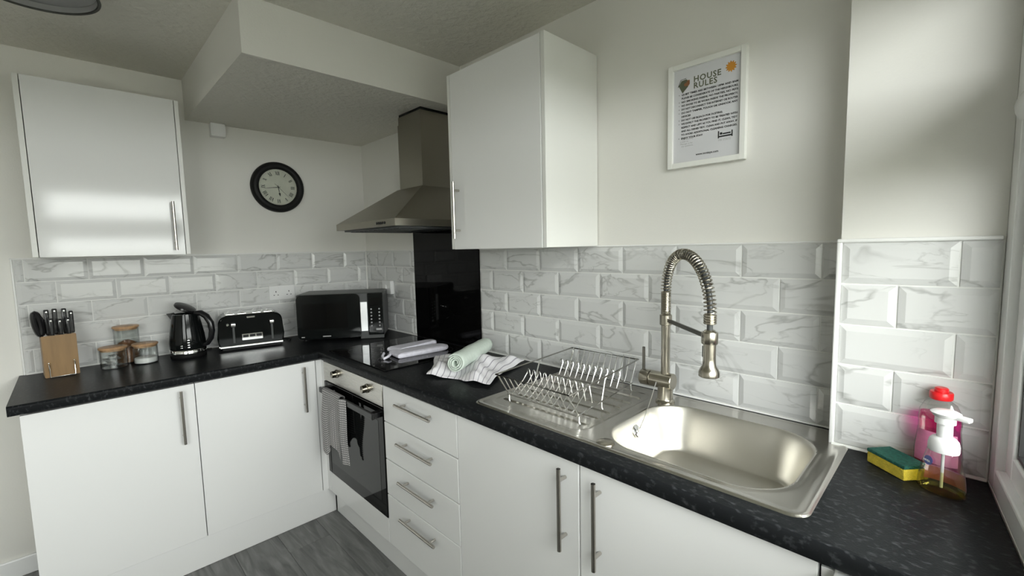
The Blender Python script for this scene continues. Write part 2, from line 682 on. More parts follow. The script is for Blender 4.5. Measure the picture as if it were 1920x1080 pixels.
b = nb(); box(b, -0.12, REAR - .1, -0.1, 0, 0.12, 2.5); wall_back = struct('wall_back', b, M['wall'])
b = nb(); box(b, 0.0, 0, -0.1, 3.2, 0.12, 2.5); wall_right = struct('wall_right', b, M['wall'])
b = nb(); box(b, -0.12, REAR - .1, -0.1, 3.9, REAR, 2.5); struct('wall_left', b, M['wall'])
b = nb(); box(b, -0.12, REAR - .1, CEIL, 3.9, 0.12, 2.5); struct('ceiling', b, M['ceiling'])
# the wall is thicker beside the window
b = nb(); prism(b, [(2.742, 0.001), (2.742, -.11), (3.02, -.11), (3.031, 0.001)], -0.05, CEIL); wall_step = struct('wall_right_step', b, M['wall'])
# window wall with its opening
b = nb()
box(b, 0, .16, -.1, .14, W2_A, WIN_BOT, mtx=MW)
box(b, 0, .16, WIN_TOP, .14, -3.9, 2.5, mtx=MW)
box(b, 0, -WIN_LEN, WIN_BOT, .14, W2_A, WIN_TOP, mtx=MW)
box(b, 0, W2_A, -.1, .14, W2_B, W2_BOT, mtx=MW)
box(b, 0, W2_A, W2_TOP, .14, W2_B, WIN_TOP + .001, mtx=MW)
box(b, 0, W2_B, -.1, .14, -3.9, WIN_TOP, mtx=MW)
box(b, .0005, .16, WIN_BOT, .14, 0.0, WIN_TOP, mtx=MW)
wall_front = struct('wall_front', b, M['wall'])
# boxed-in stair bulkhead above the hob corner
b = nb(); box(b, 0.0005, -.992, 2.155, 1.11, -0.0005, CEIL + .02); bh = struct('ceiling_bulkhead', b, M['wall'])
bh.data.materials.append(M['ceiling'])
for p in bh.data.polygons:
    if p.normal.z < -.5:
        p.material_index = 1

# floor of grey oak laminate, boards run along x
b = nb(); box(b, -0.1, REAR - .1, -.12, 3.6, .1, -.008); floor = struct('floor', b, M['floorbase'])
PW, PL = 0.192, 1.285


def plank_mesh(l, w):
    bm = nb()
    box(bm, 0, 0, -.008, l, w, 0, bev=0.0012, seg=1)
    me = bpy.data.meshes.new('plank')
    bm.to_mesh(me)
    bm.free()
    me.materials.append(M['plank'])
    return me


pm_full = plank_mesh(PL - .0008, PW - .0008)
yy = -0.845 + PW * 5
row = 0
while yy > REAR:
    y0 = yy - PW
    x = -0.1 - (row * 0.43) % PL
    while x < 3.3:
        xa, xb = max(x, 0.0), min(x + PL, 3.3)
        if xb - xa > 0.02 and y0 < -0.0:
            ya, yb = max(y0, REAR), min(yy, 0.0)
            if xa == x and xb == x + PL and ya == y0 and yb == yy:
                me = pm_full
            else:
                me = plank_mesh(xb - xa - .0008, yb - ya - .0008)
            o = bpy.data.objects.new('plank', me)
            COL.objects.link(o)
            o.parent = floor
            o.location = (xa, ya, 0)
        x += PL
    yy -= PW
    row += 1

b = nb(); box(b, 0, REAR, 0, .018, -1.70, .085, bev=.004); struct('baseboard_back', b, M['upvc'])
b = nb(); box(b, -40, -40, -.9, 60, 40, -.6); struct('ground', b, M['grass'])
# low fence across the garden, added to keep low sky light off upper walls
b = nb(); box(b, 8.0, -14, -.6, 8.1, 9, 1.5); struct('added_fence', b, M['fence'])

# ---- wall tiles, each its own piece with a bevelled edge
PX, PH, TG = 0.210, 0.102, 0.004
TILE_MESH = {}


def tile_mesh(w, h):
    key = (round(w, 3), round(h, 3))
    if key in TILE_MESH:
        return TILE_MESH[key]
    bm = nb()
    iv = min(0.014, w * .35, h * .35)
    d0, d1 = 0.0028, 0.0072
    lv = [(0, 0.0), (0, d0), (iv, d1)]
    rings = []
    for ins, d in lv:
        rings.append([bm.verts.new((x, -d, z)) for x, z in ((-w / 2 + ins, -h / 2 + ins), (w / 2 - ins, -h / 2 + ins), (w / 2 - ins, h / 2 - ins), (-w / 2 + ins, h / 2 - ins))])
    for a, c in zip(rings, rings[1:]):
        for j in range(4):
            bm.faces.new((a[j], a[(j + 1) % 4], c[(j + 1) % 4], c[j]))
    bm.faces.new(rings[-1])
    bmesh.ops.recalc_face_normals(bm, faces=bm.faces)
    me = bpy.data.meshes.new('tile')
    bm.to_mesh(me)
    bm.free()
    me.materials.append(M['tile'])
    TILE_MESH[key] = me
    return me


def tile_run(parent, mtx, s0, s1, joint_even, joint_odd, rows=5):
    """courses of tiles along local x from s0 to s1, on the plane y=0 facing -y"""
    for r_ in range(rows):
        z1 = TOP - r_ * PH
        z0 = TOP - (r_ + 1) * PH if r_ < rows - 1 else WT + .004
        j = joint_even if r_ % 2 == 0 else joint_odd
        k = math.floor((s0 - j) / PX)
        while j + k * PX < s1:
            a, c = max(s0, j + k * PX), min(s1, j + (k + 1) * PX)
            k += 1
            if c - a < 0.015:
                continue
            w = c - a - TG
            h = z1 - z0 - TG
            o = bpy.data.objects.new('tile', tile_mesh(w, h))
            COL.objects.link(o)
            o.parent = parent
            o.matrix_local = mtx @ Matrix.Translation(((a + c) / 2, -.0025, (z0 + z1) / 2))


GX = 1.4256
tile_run(wall_right, Matrix.Identity(4), 0.010, 0.620, GX, GX - .1035)
tile_run(wall_right, Matrix.Identity(4), 1.226, 2.742, GX, GX - .1035)
BACK = Matrix.Rotation(PI / 2, 4, 'Z')              # local x -> world y, faces +x
tile_run(wall_back, BACK, -1.668, -0.010, -1.4284, -1.4284 + .0956)
tile_run(wall_step, Matrix.Translation((0, -.11, 0)), 2.746, 3.018, 2.955, 2.855)
b = nb(); box(b, 0.0, -.0028, WT, .621, .001, TOP); box(b, 1.225, -.0028, WT, 2.742, .001, TOP); obj('grout', b, M['grout'], wall_right)
b = nb(); box(b, -.001, -1.669, WT, .0028, -.003, TOP); obj('grout', b, M['grout'], wall_back)
b = nb(); box(b, 2.743, -.1128, WT, 3.019, -.109, TOP); obj('grout', b, M['grout'], wall_step)
# tile trims
b = nb(); box(b, -.001, -1.675, TOP, .011, -.003, TOP + .007, bev=.002); box(b, -.001, -1.676, WT, .011, -1.669, TOP + .007, bev=.002); struct('trim_1', b, M['trimwhite'])
b = nb(); box(b, .003, -.010, TOP, .62, .001, TOP + .006, bev=.002); box(b, 1.226, -.010, TOP, 2.741, .001, TOP + .006, bev=.002); struct('trim_2', b, M['trimwhite'])
b = nb(); box(b, 2.735, -.124, TOP, 3.016, -.109, TOP + .009, bev=.003); box(b, 2.735, -.1215, WT, 2.746, -.106, TOP + .002, bev=.003); struct('trim_3', b, M['trimwhite'])
# silicone bead along the worktop
b = nb()
tube(b, [(.008, -.010, WT + .001), (.62, -.010, WT + .001)], .004, 6); tube(b, [(1.226, -.010, WT + .001), (2.735, -.010, WT + .001)], .004, 6)
tube(b, [(.010, -.01, WT + .001), (.010, -1.668, WT + .001)], .004, 6); tube(b, [(2.742, -.121, WT + .002), (3.018, -.121, WT + .002)], .005, 6)
struct('trim_4', b, M['grout'])

# ---- window
b = nb()
for (x0, y0, z0, x1, y1, z1) in ((0, 0, WIN_BOT, .07, -.06, WIN_TOP), (0, -WIN_LEN + .06, WIN_BOT, .07, -WIN_LEN, WIN_TOP),
                                 (0, -.06, WIN_BOT, .07, -WIN_LEN + .06, WIN_BOT + .05), (0, -.06, WIN_TOP - .06, .07, -WIN_LEN + .06, WIN_TOP)):
    box(b, x0, y0, z0, x1, y1, z1, bev=.004, mtx=MW)
window = struct('window_1', b, M['upvc'])


def wpt(x, y, z):
    return MW @ Vector((x, y, z))


b = nb(); tube(b, [wpt(.032, -.045, 1.69), wpt(.032, -WIN_LEN + .05, 1.69)], .042, 20); obj('transom', b, M['upvc'], window)
b = nb(); box(b, .0, -.03, 1.665, .06, -.062, 1.715, bev=.006, mtx=MW); obj('transom_bracket', b, M['upvc'], window)
for (z0, z1) in ((WIN_BOT + .05, 1.655), (1.725, WIN_TOP - .06)):
    b = nb()
    ya, yb = -.06, -WIN_LEN + .06
    for (p, q, r_, s) in ((ya, z0, ya - .055, z1), (yb + .055, z0, yb, z1), (ya - .055, z0, yb + .055, z0 + .05), (ya - .055, z1 - .05, yb + .055, z1)):
        box(b, .014, p, q, .06, r_, s, bev=.004, mtx=MW)
    sash = obj('sash', b, M['upvc'], window)
    b = nb()
    for (p, q, r_, s) in ((ya - .055, z0 + .05, ya - .063, z1 - .05), (yb + .063, z0 + .05, yb + .055, z1 - .05), (ya - .063, z0 + .05, yb + .063, z0 + .058), (ya - .063, z1 - .058, yb + .063, z1 - .05)):
        box(b, .02, p, q, .05, r_, s, mtx=MW)
    obj('seal', b, M['rubber'], sash)
    b = nb(); box(b, .033, ya - .06, z0 + .054, .037, yb + .06, z1 - .054, mtx=MW); obj('pane', b, M['pane'], sash, smooth=False)

# second window, two casements
ym = (W2_A + W2_B) / 2
for k, (ya, yb) in enumerate(((W2_A, ym), (ym, W2_B))):
    b = nb()
    for (p, q, r_, s) in ((ya, W2_BOT, ya - .07, W2_TOP), (yb + .07, W2_BOT, yb, W2_TOP), (ya - .07, W2_BOT, yb + .07, W2_BOT + .08), (ya - .07, W2_TOP - .08, yb + .07, W2_TOP)):
        box(b, .01, p, q, .07, r_, s, bev=.004, mtx=MW)
    w2 = struct('window_%d' % (k + 2), b, M['upvc'])
    b = nb(); box(b, .038, ya - .06, W2_BOT + .07, .042, yb + .06, W2_TOP - .07, mtx=MW); obj('pane', b, M['pane'], w2, smooth=False)

# ------------------------------------------------------------------ fitted units
DX = 0.58                                            # front face of the doors
TH = 0.018
Z0, Z1 = 0.150, 0.869


def carcass(bm, x0, x1, y0, y1, z0, z1, t=.016, open_axis='y', back=True, top=False):
    """open-fronted box made of panels"""
    if open_axis == 'y':                             # front at y0
        box(bm, x0, y0, z0, x0 + t, y1, z1); box(bm, x1 - t, y0, z0, x1, y1, z1)
        box(bm, x0 + t, y0, z0, x1 - t, y1, z0 + t)
        box(bm, x0 + t, y1 - t, z0 + t, x1 - t, y1, z1)
        if top: box(bm, x0 + t, y0, z1 - t, x1 - t, y1 - t, z1)
    else:                                            # front at x1
        box(bm, x0, y0, z0, x1, y0 + t, z1); box(bm, x0, y1 - t, z0, x1, y1, z1)
        box(bm, x0, y0 + t, z0, x1, y1 - t, z0 + t)
        box(bm, x0, y0 + t, z0 + t, x0 + t, y1 - t, z1)
        if top: box(bm, x0 + t, y0 + t, z1 - t, x1, y1 - t, z1)


def bar_handle(parent, p0, p1, out, r=.006, inset=.034, base=0.0):
    """bar from p0 to p1 (world) with two posts going back along -out to the door face"""
    p0, p1, out = Vector(p0), Vector(p1), Vector(out)
    d = (p1 - p0).normalized()
    bm = nb()
    tube(bm, [p0, p1], r, 12)
    for q in (p0 + d * inset, p1 - d * inset):
        tube(bm, [q, q - out], r * .8, 10)
    return obj('handle', bm, M['handle'], parent)


# -- back run: two base units, corner post, plinth
def base_back(label, ya, yb, hy):
    t = thing('base_cabinet', label, 'cabinet', (.28, (ya + yb) / 2, 0))
    bm = nb(); carcass(bm, .012, .558, ya + .002, yb - .002, Z0, .872, open_axis='x'); obj('carcass', bm, M['carcass'], t)
    bm = nb(); box(bm, .561, ya + .0015, Z0, DX, yb - .0015, Z1, bev=.0015); d = obj('door', bm, M['gloss'], t)
    bar_handle(d, (DX + .03, hy, .615), (DX + .03, hy, .852), (.030, 0, 0))
    return t


base_back('white gloss base unit on the far left, below the knife block', -1.664, -1.137, -1.191)
base_back('white gloss base unit under the toaster, left of the inner corner', -1.137, -.610, -.676)
b = nb()
prism(b, [(.556, -.608), (DX, -.608), (DX, -DX), (.610, -DX), (.610, -.556), (.556, -.556)], Z0, Z1)
tag(obj('corner_post', b, M['gloss'], loc=(.58, -.58, 0)), 'white L-shaped filler post in the inner corner beside the oven', 'filler panel')
b = nb(); box(b, .540, -1.664, 0.001, .560, -.537, Z0 - .006, bev=.001)
tag(obj('plinth_board', b, M['gloss'], loc=(.56, -1.1, 0)), 'white kickboard under the two left base units', 'plinth')
b = nb(); box(b, .573, -.536, 0.001, 2.83, -.520, Z0 - .003, bev=.001)
tag(obj('plinth_board', b, M['gloss'], loc=(1.7, -.53, 0)), 'white kickboard under the oven and drawers on the sink side', 'plinth')

# -- sink run: drawers, two sink units, end panel
t = thing('drawer_unit', 'white drawer unit with four bar-handled drawers right of the oven', 'drawers', (1.495, -.28, 0))
b = nb(); carcass(b, 1.240, 1.750, -.558, -.012, Z0, .872); obj('carcass', b, M['carcass'], t)
zs = [Z1, .709, .542, .382, Z0]
for i, hz in enumerate((.820, .657, .4945, .336)):
    b = nb(); box(b, 1.2385, -DX, zs[i + 1] + .002, 1.7515, -.561, zs[i] - .002, bev=.002); d = obj('drawer', b, M['gloss'], t)
    bar_handle(d, (1.382, -DX - .03, hz), (1.627, -DX - .03, hz), (0, -.030, 0))


def base_sink(label, xa, xb, hx):
    t = thing('base_cabinet', label, 'cabinet', ((xa + xb) / 2, -.28, 0))
    bm = nb(); carcass(bm, xa + .002, xb - .002, -.558, -.012, Z0, .872 if False else .74); obj('carcass', bm, M['carcass'], t)
    bm = nb(); box(bm, xa + .002, -DX, Z0, xb - .002, -.561, Z1, bev=.002); d = obj('door', bm, M['gloss'], t)
    bar_handle(d, (hx, -DX - .03, .622), (hx, -DX - .03, .853), (0, -.030, 0))
    return t


base_sink('white base unit under the draining board, handle on its right', 1.7535, 2.277, 2.231)
base_sink('white base unit under the sink bowl, handle on its left', 2.277, 2.806, 2.342)
b = nb(); box(b, 2.828, -.625, .02, 3.02, -.10, .868, bev=.006)
tag(obj('end_panel', b, M['carcass'], loc=(2.92, -.4, 0)), 'white end panel under the right end of the worktop', 'panel')

b = nb(); box(b, 2.8075, -.572, .02, 2.8265, -.10, .86, bev=.001)
tag(obj('filler_panel', b, M['carcass'], loc=(2.817, -.4, 0)), 'narrow shaded white filler strip right of the sink bowl unit', 'filler panel')

# -- built-in oven
t = thing('built_in_oven', 'built-in oven with steel control strip and black glass door', 'oven', (.914, -.28, 0))
b = nb(); carcass(b, .622, 1.232, -.555, -.012, Z0, .872); obj('housing', b, M['carcass'], t)
b = nb(); box(b, .613, -DX, Z0, 1.2355, -.561, .262, bev=.0015); obj('filler_panel', b, M['gloss'], t)
b = nb(); box(b, .6135, -DX - .002, .768, 1.235, -.5585, .868, bev=.002); obj('control_panel', b, M['steel'], t)
for kx, kz in ((.777, .829), (1.098, .823)):
    b = nb()
    R = Matrix.Translation((kx, -DX - .002, kz)) @ Matrix.Rotation(PI / 2, 4, 'X')
    lathe(b, [(.021, 0), (.021, .004), (.0175, .006), (.0165, .026), (.0145, .028)], n=24, mtx=R)
    k = obj('knob', b, M['nickel'], t)
    b = nb(); box(b, kx - .002, -DX - .0315, kz, kx + .002, -DX - .029, kz + .015); obj('pointer', b, M['blackmatt'], k)
b = nb(); box(b, .6135, -DX - .003, .266, 1.235, -.5585, .763, bev=.003); door = obj('oven_door', b, M['blackglass'], t)
b = nb(); box(b, .66, -DX - .0038, .33, 1.19, -DX - .0022, .70); obj('door_window', b, M['ovenglass'], door, smooth=False)
b = nb()
box(b, .640, -.622, .715, 1.212, -.609, .743, bev=.003)
box(b, .642, -.613, .717, .676, -DX - .0025, .741, bev=.002); box(b, 1.176, -.613, .717, 1.210, -DX - .0025, .741, bev=.002)
obj('handle', b, M['blackplastic'], door)

# -- worktop: one L-shaped slab, notched round the thick wall, with the sink cut-out
SX0, SX1, SY0, SY1 = 1.797, 2.778, -.545, -.028
b = nb()
outer = [(0.003, -.003), (0.003, -1.690), (.600, -1.690), (.600, -.600), (3.065, -.600), (3.018, -.112), (2.740, -.112), (2.740, -.003)]
hole = [(SX0 + .03, SY0 + .03), (SX1 - .03, SY0 + .03), (SX1 - .03, SY1 - .03), (SX0 + .03, SY1 - .03)]


def loop(bm, pts, z):
    vs2 = [bm.verts.new((p[0], p[1], z)) for p in pts]
    return [bm.edges.new((vs2[i], vs2[(i + 1) % len(vs2)])) for i in range(len(vs2))]


eds = loop(b, outer, WT) + loop(b, hole, WT)
bmesh.ops.triangle_fill(b, use_beauty=True, use_dissolve=False, edges=eds)
bmesh.ops.recalc_face_normals(b, faces=b.faces)
for f in b.faces:
    if f.normal.z < 0:
        f.normal_flip()
top_faces = list(b.faces)
ex = bmesh.ops.extrude_face_region(b, geom=top_faces)
for v in [g for g in ex['geom'] if isinstance(g, bmesh.types.BMVert)]:
    v.co.z = WT - .038
b.edges.ensure_lookup_table()


def is_front(e):
    p, q = e.verts[0].co, e.verts[1].co
    if abs(p.z - q.z) > 1e-5:
        return False
    return (abs(p.x - .6) < 1e-4 and abs(q.x - .6) < 1e-4) or (abs(p.y + .6) < 1e-4 and abs(q.y + .6) < 1e-4)


bmesh.ops.bevel(b, geom=[e for e in b.edges if is_front(e)], offset=.009, segments=4, profile=0.5, affect='EDGES')
tag(obj('worktop', b, M['worktop'], loc=(.6, -.6, WT)), 'dark charcoal L-shaped kitchen worktop along both walls', 'worktop')

# -- black glass splashback and hob
b = nb(); box(b, .622, -.009, WT + .001, 1.224, -.001, 1.545, bev=.001)
tag(obj('splashback', b, M['splashglass'], loc=(.92, -.005, WT)), 'tall black glass splashback behind the hob', 'splashback')
t = thing('ceramic_hob', 'black glass ceramic hob set in the worktop above the oven', 'hob', (.925, -.30, WT))
b = nb(); box(b, .632, -.556, WT + .0005, 1.222, -.046, WT + .0062, bev=.0012); obj('glass_top', b, M['blackglass'], t)
for cx, cy, r in ((.78, -.42, .09), (1.06, -.42, .075), (.78, -.18, .075), (1.06, -.18, .09)):
    b = nb()
    ro = [b.verts.new((cx + r * math.cos(a * PI / 24), cy + r * math.sin(a * PI / 24), WT + .0064)) for a in range(48)]
    ri = [b.verts.new((cx + (r - .0015) * math.cos(a * PI / 24), cy + (r - .0015) * math.sin(a * PI / 24), WT + .0064)) for a in range(48)]
    for i in range(48):
        b.faces.new((ro[i], ro[(i + 1) % 48], ri[(i + 1) % 48], ri[i]))
    obj('cooking_zone', b, M['hobprint'], t)

# -- wall cabinets
def wall_cab_back():
    ya, yb, za, zb = -1.593, -1.066, 1.443, 2.163
    t = thing('wall_cabinet', 'white gloss wall cabinet on the left with one wide door', 'cabinet', (.16, (ya + yb) / 2, za))
    bm = nb()
    box(bm, .002, ya, za, .318, ya + .017, zb, bev=.001); box(bm, .002, yb - .017, za, .318, yb, zb, bev=.001)
    box(bm, .002, ya + .017, za + .004, .297, yb - .017, za + .020); box(bm, .002, ya + .017, zb - .018, .297, yb - .017, zb - .002)
    box(bm, .002, ya + .017, za + .02, .010, yb - .017, zb - .018)
    obj('carcass', bm, M['edge'], t)
    bm = nb(); box(bm, .300, ya + .0195, za - .002, .319, yb - .0195, zb - .001, bev=.0015); d = obj('door', bm, M['gloss'], t)
    bar_handle(d, (.349, -1.124, 1.463), (.349, -1.124, 1.690), (.030, 0, 0))


wall_cab_back()


def wall_cab_right():
    xa, xb, za, zb = 1.402, 1.942, 1.438, 2.158
    t = thing('wall_cabinet', 'white wall cabinet right of the cooker hood, its side panel in view', 'cabinet', ((xa + xb) / 2, -.16, za))
    bm = nb()
    box(bm, xa, -.308, za, xa + .017, -.003, zb, bev=.001); box(bm, xb - .017, -.308, za, xb, -.003, zb, bev=.001)
    box(bm, xa + .017, -.285, za + .003, xb - .017, -.003, za + .019); box(bm, xa + .017, -.285, zb - .018, xb - .017, -.003, zb - .002)
    box(bm, xa + .017, -.012, za + .019, xb - .017, -.003, zb - .018)
    obj('carcass', bm, M['edge'], t)
    bm = nb(); box(bm, xa + .0195, -.309, za - .001, xb - .0195, -.289, zb - .001, bev=.0015); d = obj('door', bm, M['gloss'], t)
    bar_handle(d, (1.462, -.339, 1.482), (1.462, -.339, 1.715), (0, -.030, 0))


wall_cab_right()

# -- cooker hood
t = thing('cooker_hood', 'stainless steel chimney cooker hood above the hob', 'cooker hood', (.90, -.23, 1.545))
HX0, HX1, HY0 = .597, 1.200, -.462
b = nb()
lo = [(HX0, HY0, 1.548), (HX1, HY0, 1.548), (HX1, -.0005, 1.548), (HX0, -.0005, 1.548)]
mid = [(p[0], p[1], 1.580) for p in lo]
cx0, cx1, cy0 = .795, 1.012, -.185
tp = [(cx0 - .01, cy0 - .01, 1.762), (cx1 + .01, cy0 - .01, 1.762), (cx1 + .01, -.0005, 1.762), (cx0 - .01, -.0005, 1.762)]
R = [[b.verts.new(p) for p in L] for L in (lo, mid, tp)]
for a, c in zip(R, R[1:]):
    for j in range(4):
        b.faces.new((a[j], a[(j + 1) % 4], c[(j + 1) % 4], c[j]))
b.faces.new(R[2]); b.faces.new(R[0][::-1])
obj('canopy', b, M['hoodsteel'], t, smooth=False)
b = nb(); box(b, cx0, cy0, 1.763, cx1, -.001, 2.10); box(b, cx0 + .003, cy0 + .003, 2.10, cx1 - .003, -.001, 2.140); obj('chimney', b, M['hoodsteel'], t, smooth=False)
b = nb(); box(b, cx0 + .006, cy0 + .006, 2.141, cx1 - .006, -.001, 2.154); obj('chimney_gap', b, M['blackmatt'], t)
for i in range(5):
    b = nb(); R_ = Matrix.Translation((1.04 + i * .018, HY0, 1.564)) @ Matrix.Rotation(PI / 2, 4, 'X')
    lathe(b, [(.006, 0), (.006, .003), (.004, .004)], n=12, mtx=R_); obj('button', b, M['blackplastic'], t)
b = nb(); box(b, HX0 + .03, HY0 + .03, 1.540, HX1 - .03, -.03, 1.5485)
for i in range(11):
    x = HX0 + .06 + i * .048
    box(b, x, HY0 + .05, 1.537, x + .02, -.05, 1.5405)
obj('grease_filter', b, M['darkgrey'], t)

# ------------------------------------------------------------------ sink
CXB, CYB, HBX, HBY, RB = 2.500, -.308, .226, .196, .115


def sd_rr(x, y, cx, cy, hx, hy, r):
    qx, qy = abs(x - cx) - hx + r, abs(y - cy) - hy + r
    return math.hypot(max(qx, 0), max(qy, 0)) + min(max(qx, qy), 0) - r


def sink_z(x, y):
    do = -sd_rr(x, y, (SX0 + SX1) / 2, (SY0 + SY1) / 2, (SX1 - SX0) / 2, (SY1 - SY0) / 2, .035)
    z = .0004 + .0040 * smooth01(0, .007, do) - .0024 * smooth01(.009, .024, do)
    db = -sd_rr(x, y, CXB, CYB, HBX, HBY, RB)
    z += .0016 * math.exp(-((db + .004) / .007) ** 2)
    if db > 0:
        z -= .128 * smooth01(0, .050, db) ** .8 + .022 * smooth01(0.03, .17, db)
    dd = -sd_rr(x, y, 2.028, -.287, .198, .214, .05)
    if dd > -.01:
        z -= .0035 * smooth01(-.004, .010, dd)
        if dd > .018:
            fx = smooth01(.018, .03, dd)
            ph = ((y + .287) / .062) % 1.0
            z += fx * .0046 * math.exp(-((ph - .5) / .06) ** 2)
    return z


b = nb()
NX, NY = 340, 300
cxs, cys, hxs, hys, rs = (SX0 + SX1) / 2, (SY0 + SY1) / 2, (SX1 - SX0) / 2, (SY1 - SY0) / 2, .035
grid = []
for i in range(NX + 1):
    col = []
    for j in range(NY + 1):
        x = SX0 + (SX1 - SX0) * i / NX
        y = SY0 + (SY1 - SY0) * j / NY
        dx, dy = abs(x - cxs) - (hxs - rs), abs(y - cys) - (hys - rs)
        if dx > 0 and dy > 0:                       # round the four corners
            m_ = max(dx, dy)
            k = m_ / math.hypot(dx, dy)
            x = cxs + math.copysign(hxs - rs + dx * k, x - cxs)
            y = cys + math.copysign(hys - rs + dy * k, y - cys)
        col.append(b.verts.new((x, y, WT + sink_z(x, y))))
    grid.append(col)
for i in range(NX):
    for j in range(NY):
        b.faces.new((grid[i][j], grid[i + 1][j], grid[i + 1][j + 1], grid[i][j + 1]))
t = thing('kitchen_sink', 'stainless steel inset sink with ribbed drainer and oval bowl', 'sink', (2.29, -.287, WT))
me_o = obj('basin', b, M['sinksteel'], t)
me_o.data.materials.append(M['bowlsteel'])
for p in me_o.data.polygons:
    if p.normal.z < 0:
        p.flip()
for p in me_o.data.polygons:
    p.use_smooth = True
    if sd_rr(p.center.x + 2.29, p.center.y - .287, CXB, CYB, HBX, HBY, RB) < .002:
        p.material_index = 1
me_o.data.set_sharp_from_angle(angle=math.radians(170))
me_o.data.polygons.foreach_set('use_smooth', [True] * len(me_o.data.polygons))
b = nb(); lathe(b, [(.024, 0), (.024, .003), (.020, .005), (0, .0055)], c=(2.313, -.512, WT + .0015), n=28); obj('tap_hole_cover', b, M['nickel'], t)
b = nb(); lathe(b, [(.040, 0), (.040, .002), (.030, .0015), (0, .0005)], c=(2.50, -.30, WT - .1515), n=28); obj('waste', b, M['chrome'], t)
b = nb(); R_ = Matrix.Translation((2.2895, -.31, WT - .036)) @ Matrix.Rotation(math.radians(62), 4, 'Y')
lathe(b, [(.019, 0), (.019, .003), (.015, .005), (.006, .006), (.005, .010), (0, .011)], n=24, mtx=R_)
obj('overflow_rose', b, M['chrome'], t)
# bead chain from the tap down to the overflow
b = nb()
pa, pb = Vector((2.262, -.137, WT + .070)), Vector((2.299, -.308, WT - .026))
NB = 52
for i in range(NB):
    s = i / (NB - 1)
    p = pa.lerp(pb, s) + Vector((0, 0, -.006 * math.sin(PI * s)))
    bmesh.ops.create_icosphere(b, subdivisions=1, radius=.0019, matrix=Matrix.Translation(p))
tag(obj('plug_chain', b, M['chrome'], loc=tuple(pa)), 'thin beaded plug chain hanging from tap body into sink bowl', 'chain')

# ------------------------------------------------------------------ spring mixer tap
FX, FY, FZ = 2.281, -.111, WT + .002
t = thing('mixer_tap', 'tall brushed steel spring-neck mixer tap behind the sink', 'tap', (FX, FY, FZ))
b = nb(); lathe(b, [(.031, 0), (.031, .004), (.026, .008), (.0245, .012), (.0245, .056)], c=(FX, FY, FZ), n=32); obj('base', b, M['nickel'], t)
b = nb()
RY = Matrix.Translation((FX, FY, .988)) @ Matrix.Rotation(PI / 2, 4, 'Y')
lathe(b, [(.0255, -.050), (.027, -.048), (.027, .026), (.0255, .028)], n=32, mtx=RY); obj('valve_body', b, M['nickel'], t)
b = nb(); lathe(b, [(.0255, -.085), (.027, -.083), (.027, -.053), (.0245, -.052)], n=32, mtx=RY); lv = obj('lever_cap', b, M['nickel'], t)
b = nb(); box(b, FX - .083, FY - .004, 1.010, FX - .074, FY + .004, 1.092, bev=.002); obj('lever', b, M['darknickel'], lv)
b = nb(); tube(b, [(FX, FY, 1.010), (FX, FY, 1.178)], .0145, 20); obj('column', b, M['nickel'], t)
b = nb(); lathe(b, [(.0185, 0), (.0195, .002), (.0195, .032), (.0185, .034)], c=(FX, FY, 1.176), n=28); obj('collar', b, M['nickel'], t)
D = Vector((.204, -.157, 0))
EX, EY = FX + D.x, FY + D.y
arch = []
NA = 60
H0, H1, HA = 1.285, 1.250, 1.408
for i in range(NA + 1):
    a = PI * i / NA
    s = (1 - math.cos(a)) / 2
    base_z = H0 + (H1 - H0) * s
    z = base_z + (HA - (H0 + H1) / 2) * math.sin(a) ** .92
    arch.append(Vector((FX + D.x * s, FY + D.y * s, z)))
b = nb(); tube(b, [(FX, FY, 1.209), (FX, FY, H0)] + arch[1:] + [(EX, EY, 1.20)], .0078, 14); obj('hose', b, M['darkgrey'], t)
# close-wound coil at the bottom, open spring over the arch
pathp = [Vector((FX, FY, 1.210 + (H0 - 1.210) * i / 20)) for i in range(20)] + arch
cum = [0.0]
for p, q in zip(pathp, pathp[1:]):
    cum.append(cum[-1] + (q - p).length)


def at_len(s):
    for i in range(len(cum) - 1):
        if s <= cum[i + 1]:
            f_ = (s - cum[i]) / max(1e-9, cum[i + 1] - cum[i])
            return pathp[i].lerp(pathp[i + 1], f_), (pathp[i + 1] - pathp[i]).normalized()
    return pathp[-1], (pathp[-1] - pathp[-2]).normalized()


side = Vector((D.y, -D.x, 0)).normalized()


def coil(s0, s1, turns, rad, pts_turn=14):
    out = []
    n = int(turns * pts_turn)
    for i in range(n + 1):
        p, tg = at_len(s0 + (s1 - s0) * i / n)
        up = tg.cross(side).normalized()
        a = 2 * PI * i / pts_turn
        out.append(p + (side * math.cos(a) + up * math.sin(a)) * rad)
    return out


LC = H0 - 1.210
b = nb(); tube(b, coil(0, LC, 17, .0138), .0024, 6); obj('coil', b, M['nickel'], t)
b = nb(); tube(b, coil(LC, cum[-1], 40, .0150), .0021, 6); obj('spring', b, M['nickel'], t)
b = nb()
for i in range(4):
    lathe(b, [(.0155, 0), (.0170, .0015), (.0170, .0050), (.0155, .0065)], c=(EX, EY, 1.222 + i * .0066), n=24)
obj('ferrule', b, M['nickel'], t)
b = nb()
p0, p1 = Vector((FX, FY, 1.193)) + D.normalized() * .012, Vector((EX, EY, 1.185)) - D.normalized() * .016
dd_ = (p1 - p0)
Rb = plane_mtx((p0 + p1) / 2, dd_, (0, 0, 1))
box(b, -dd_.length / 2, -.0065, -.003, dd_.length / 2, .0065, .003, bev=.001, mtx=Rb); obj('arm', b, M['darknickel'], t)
b = nb(); lathe(b, [(.0205, 0), (.0215, .002), (.0215, .030), (.0205, .032), (.0165, .032), (.0165, 0)], c=(EX, EY, 1.168), n=28, close=False); obj('holder', b, M['nickel'], t)
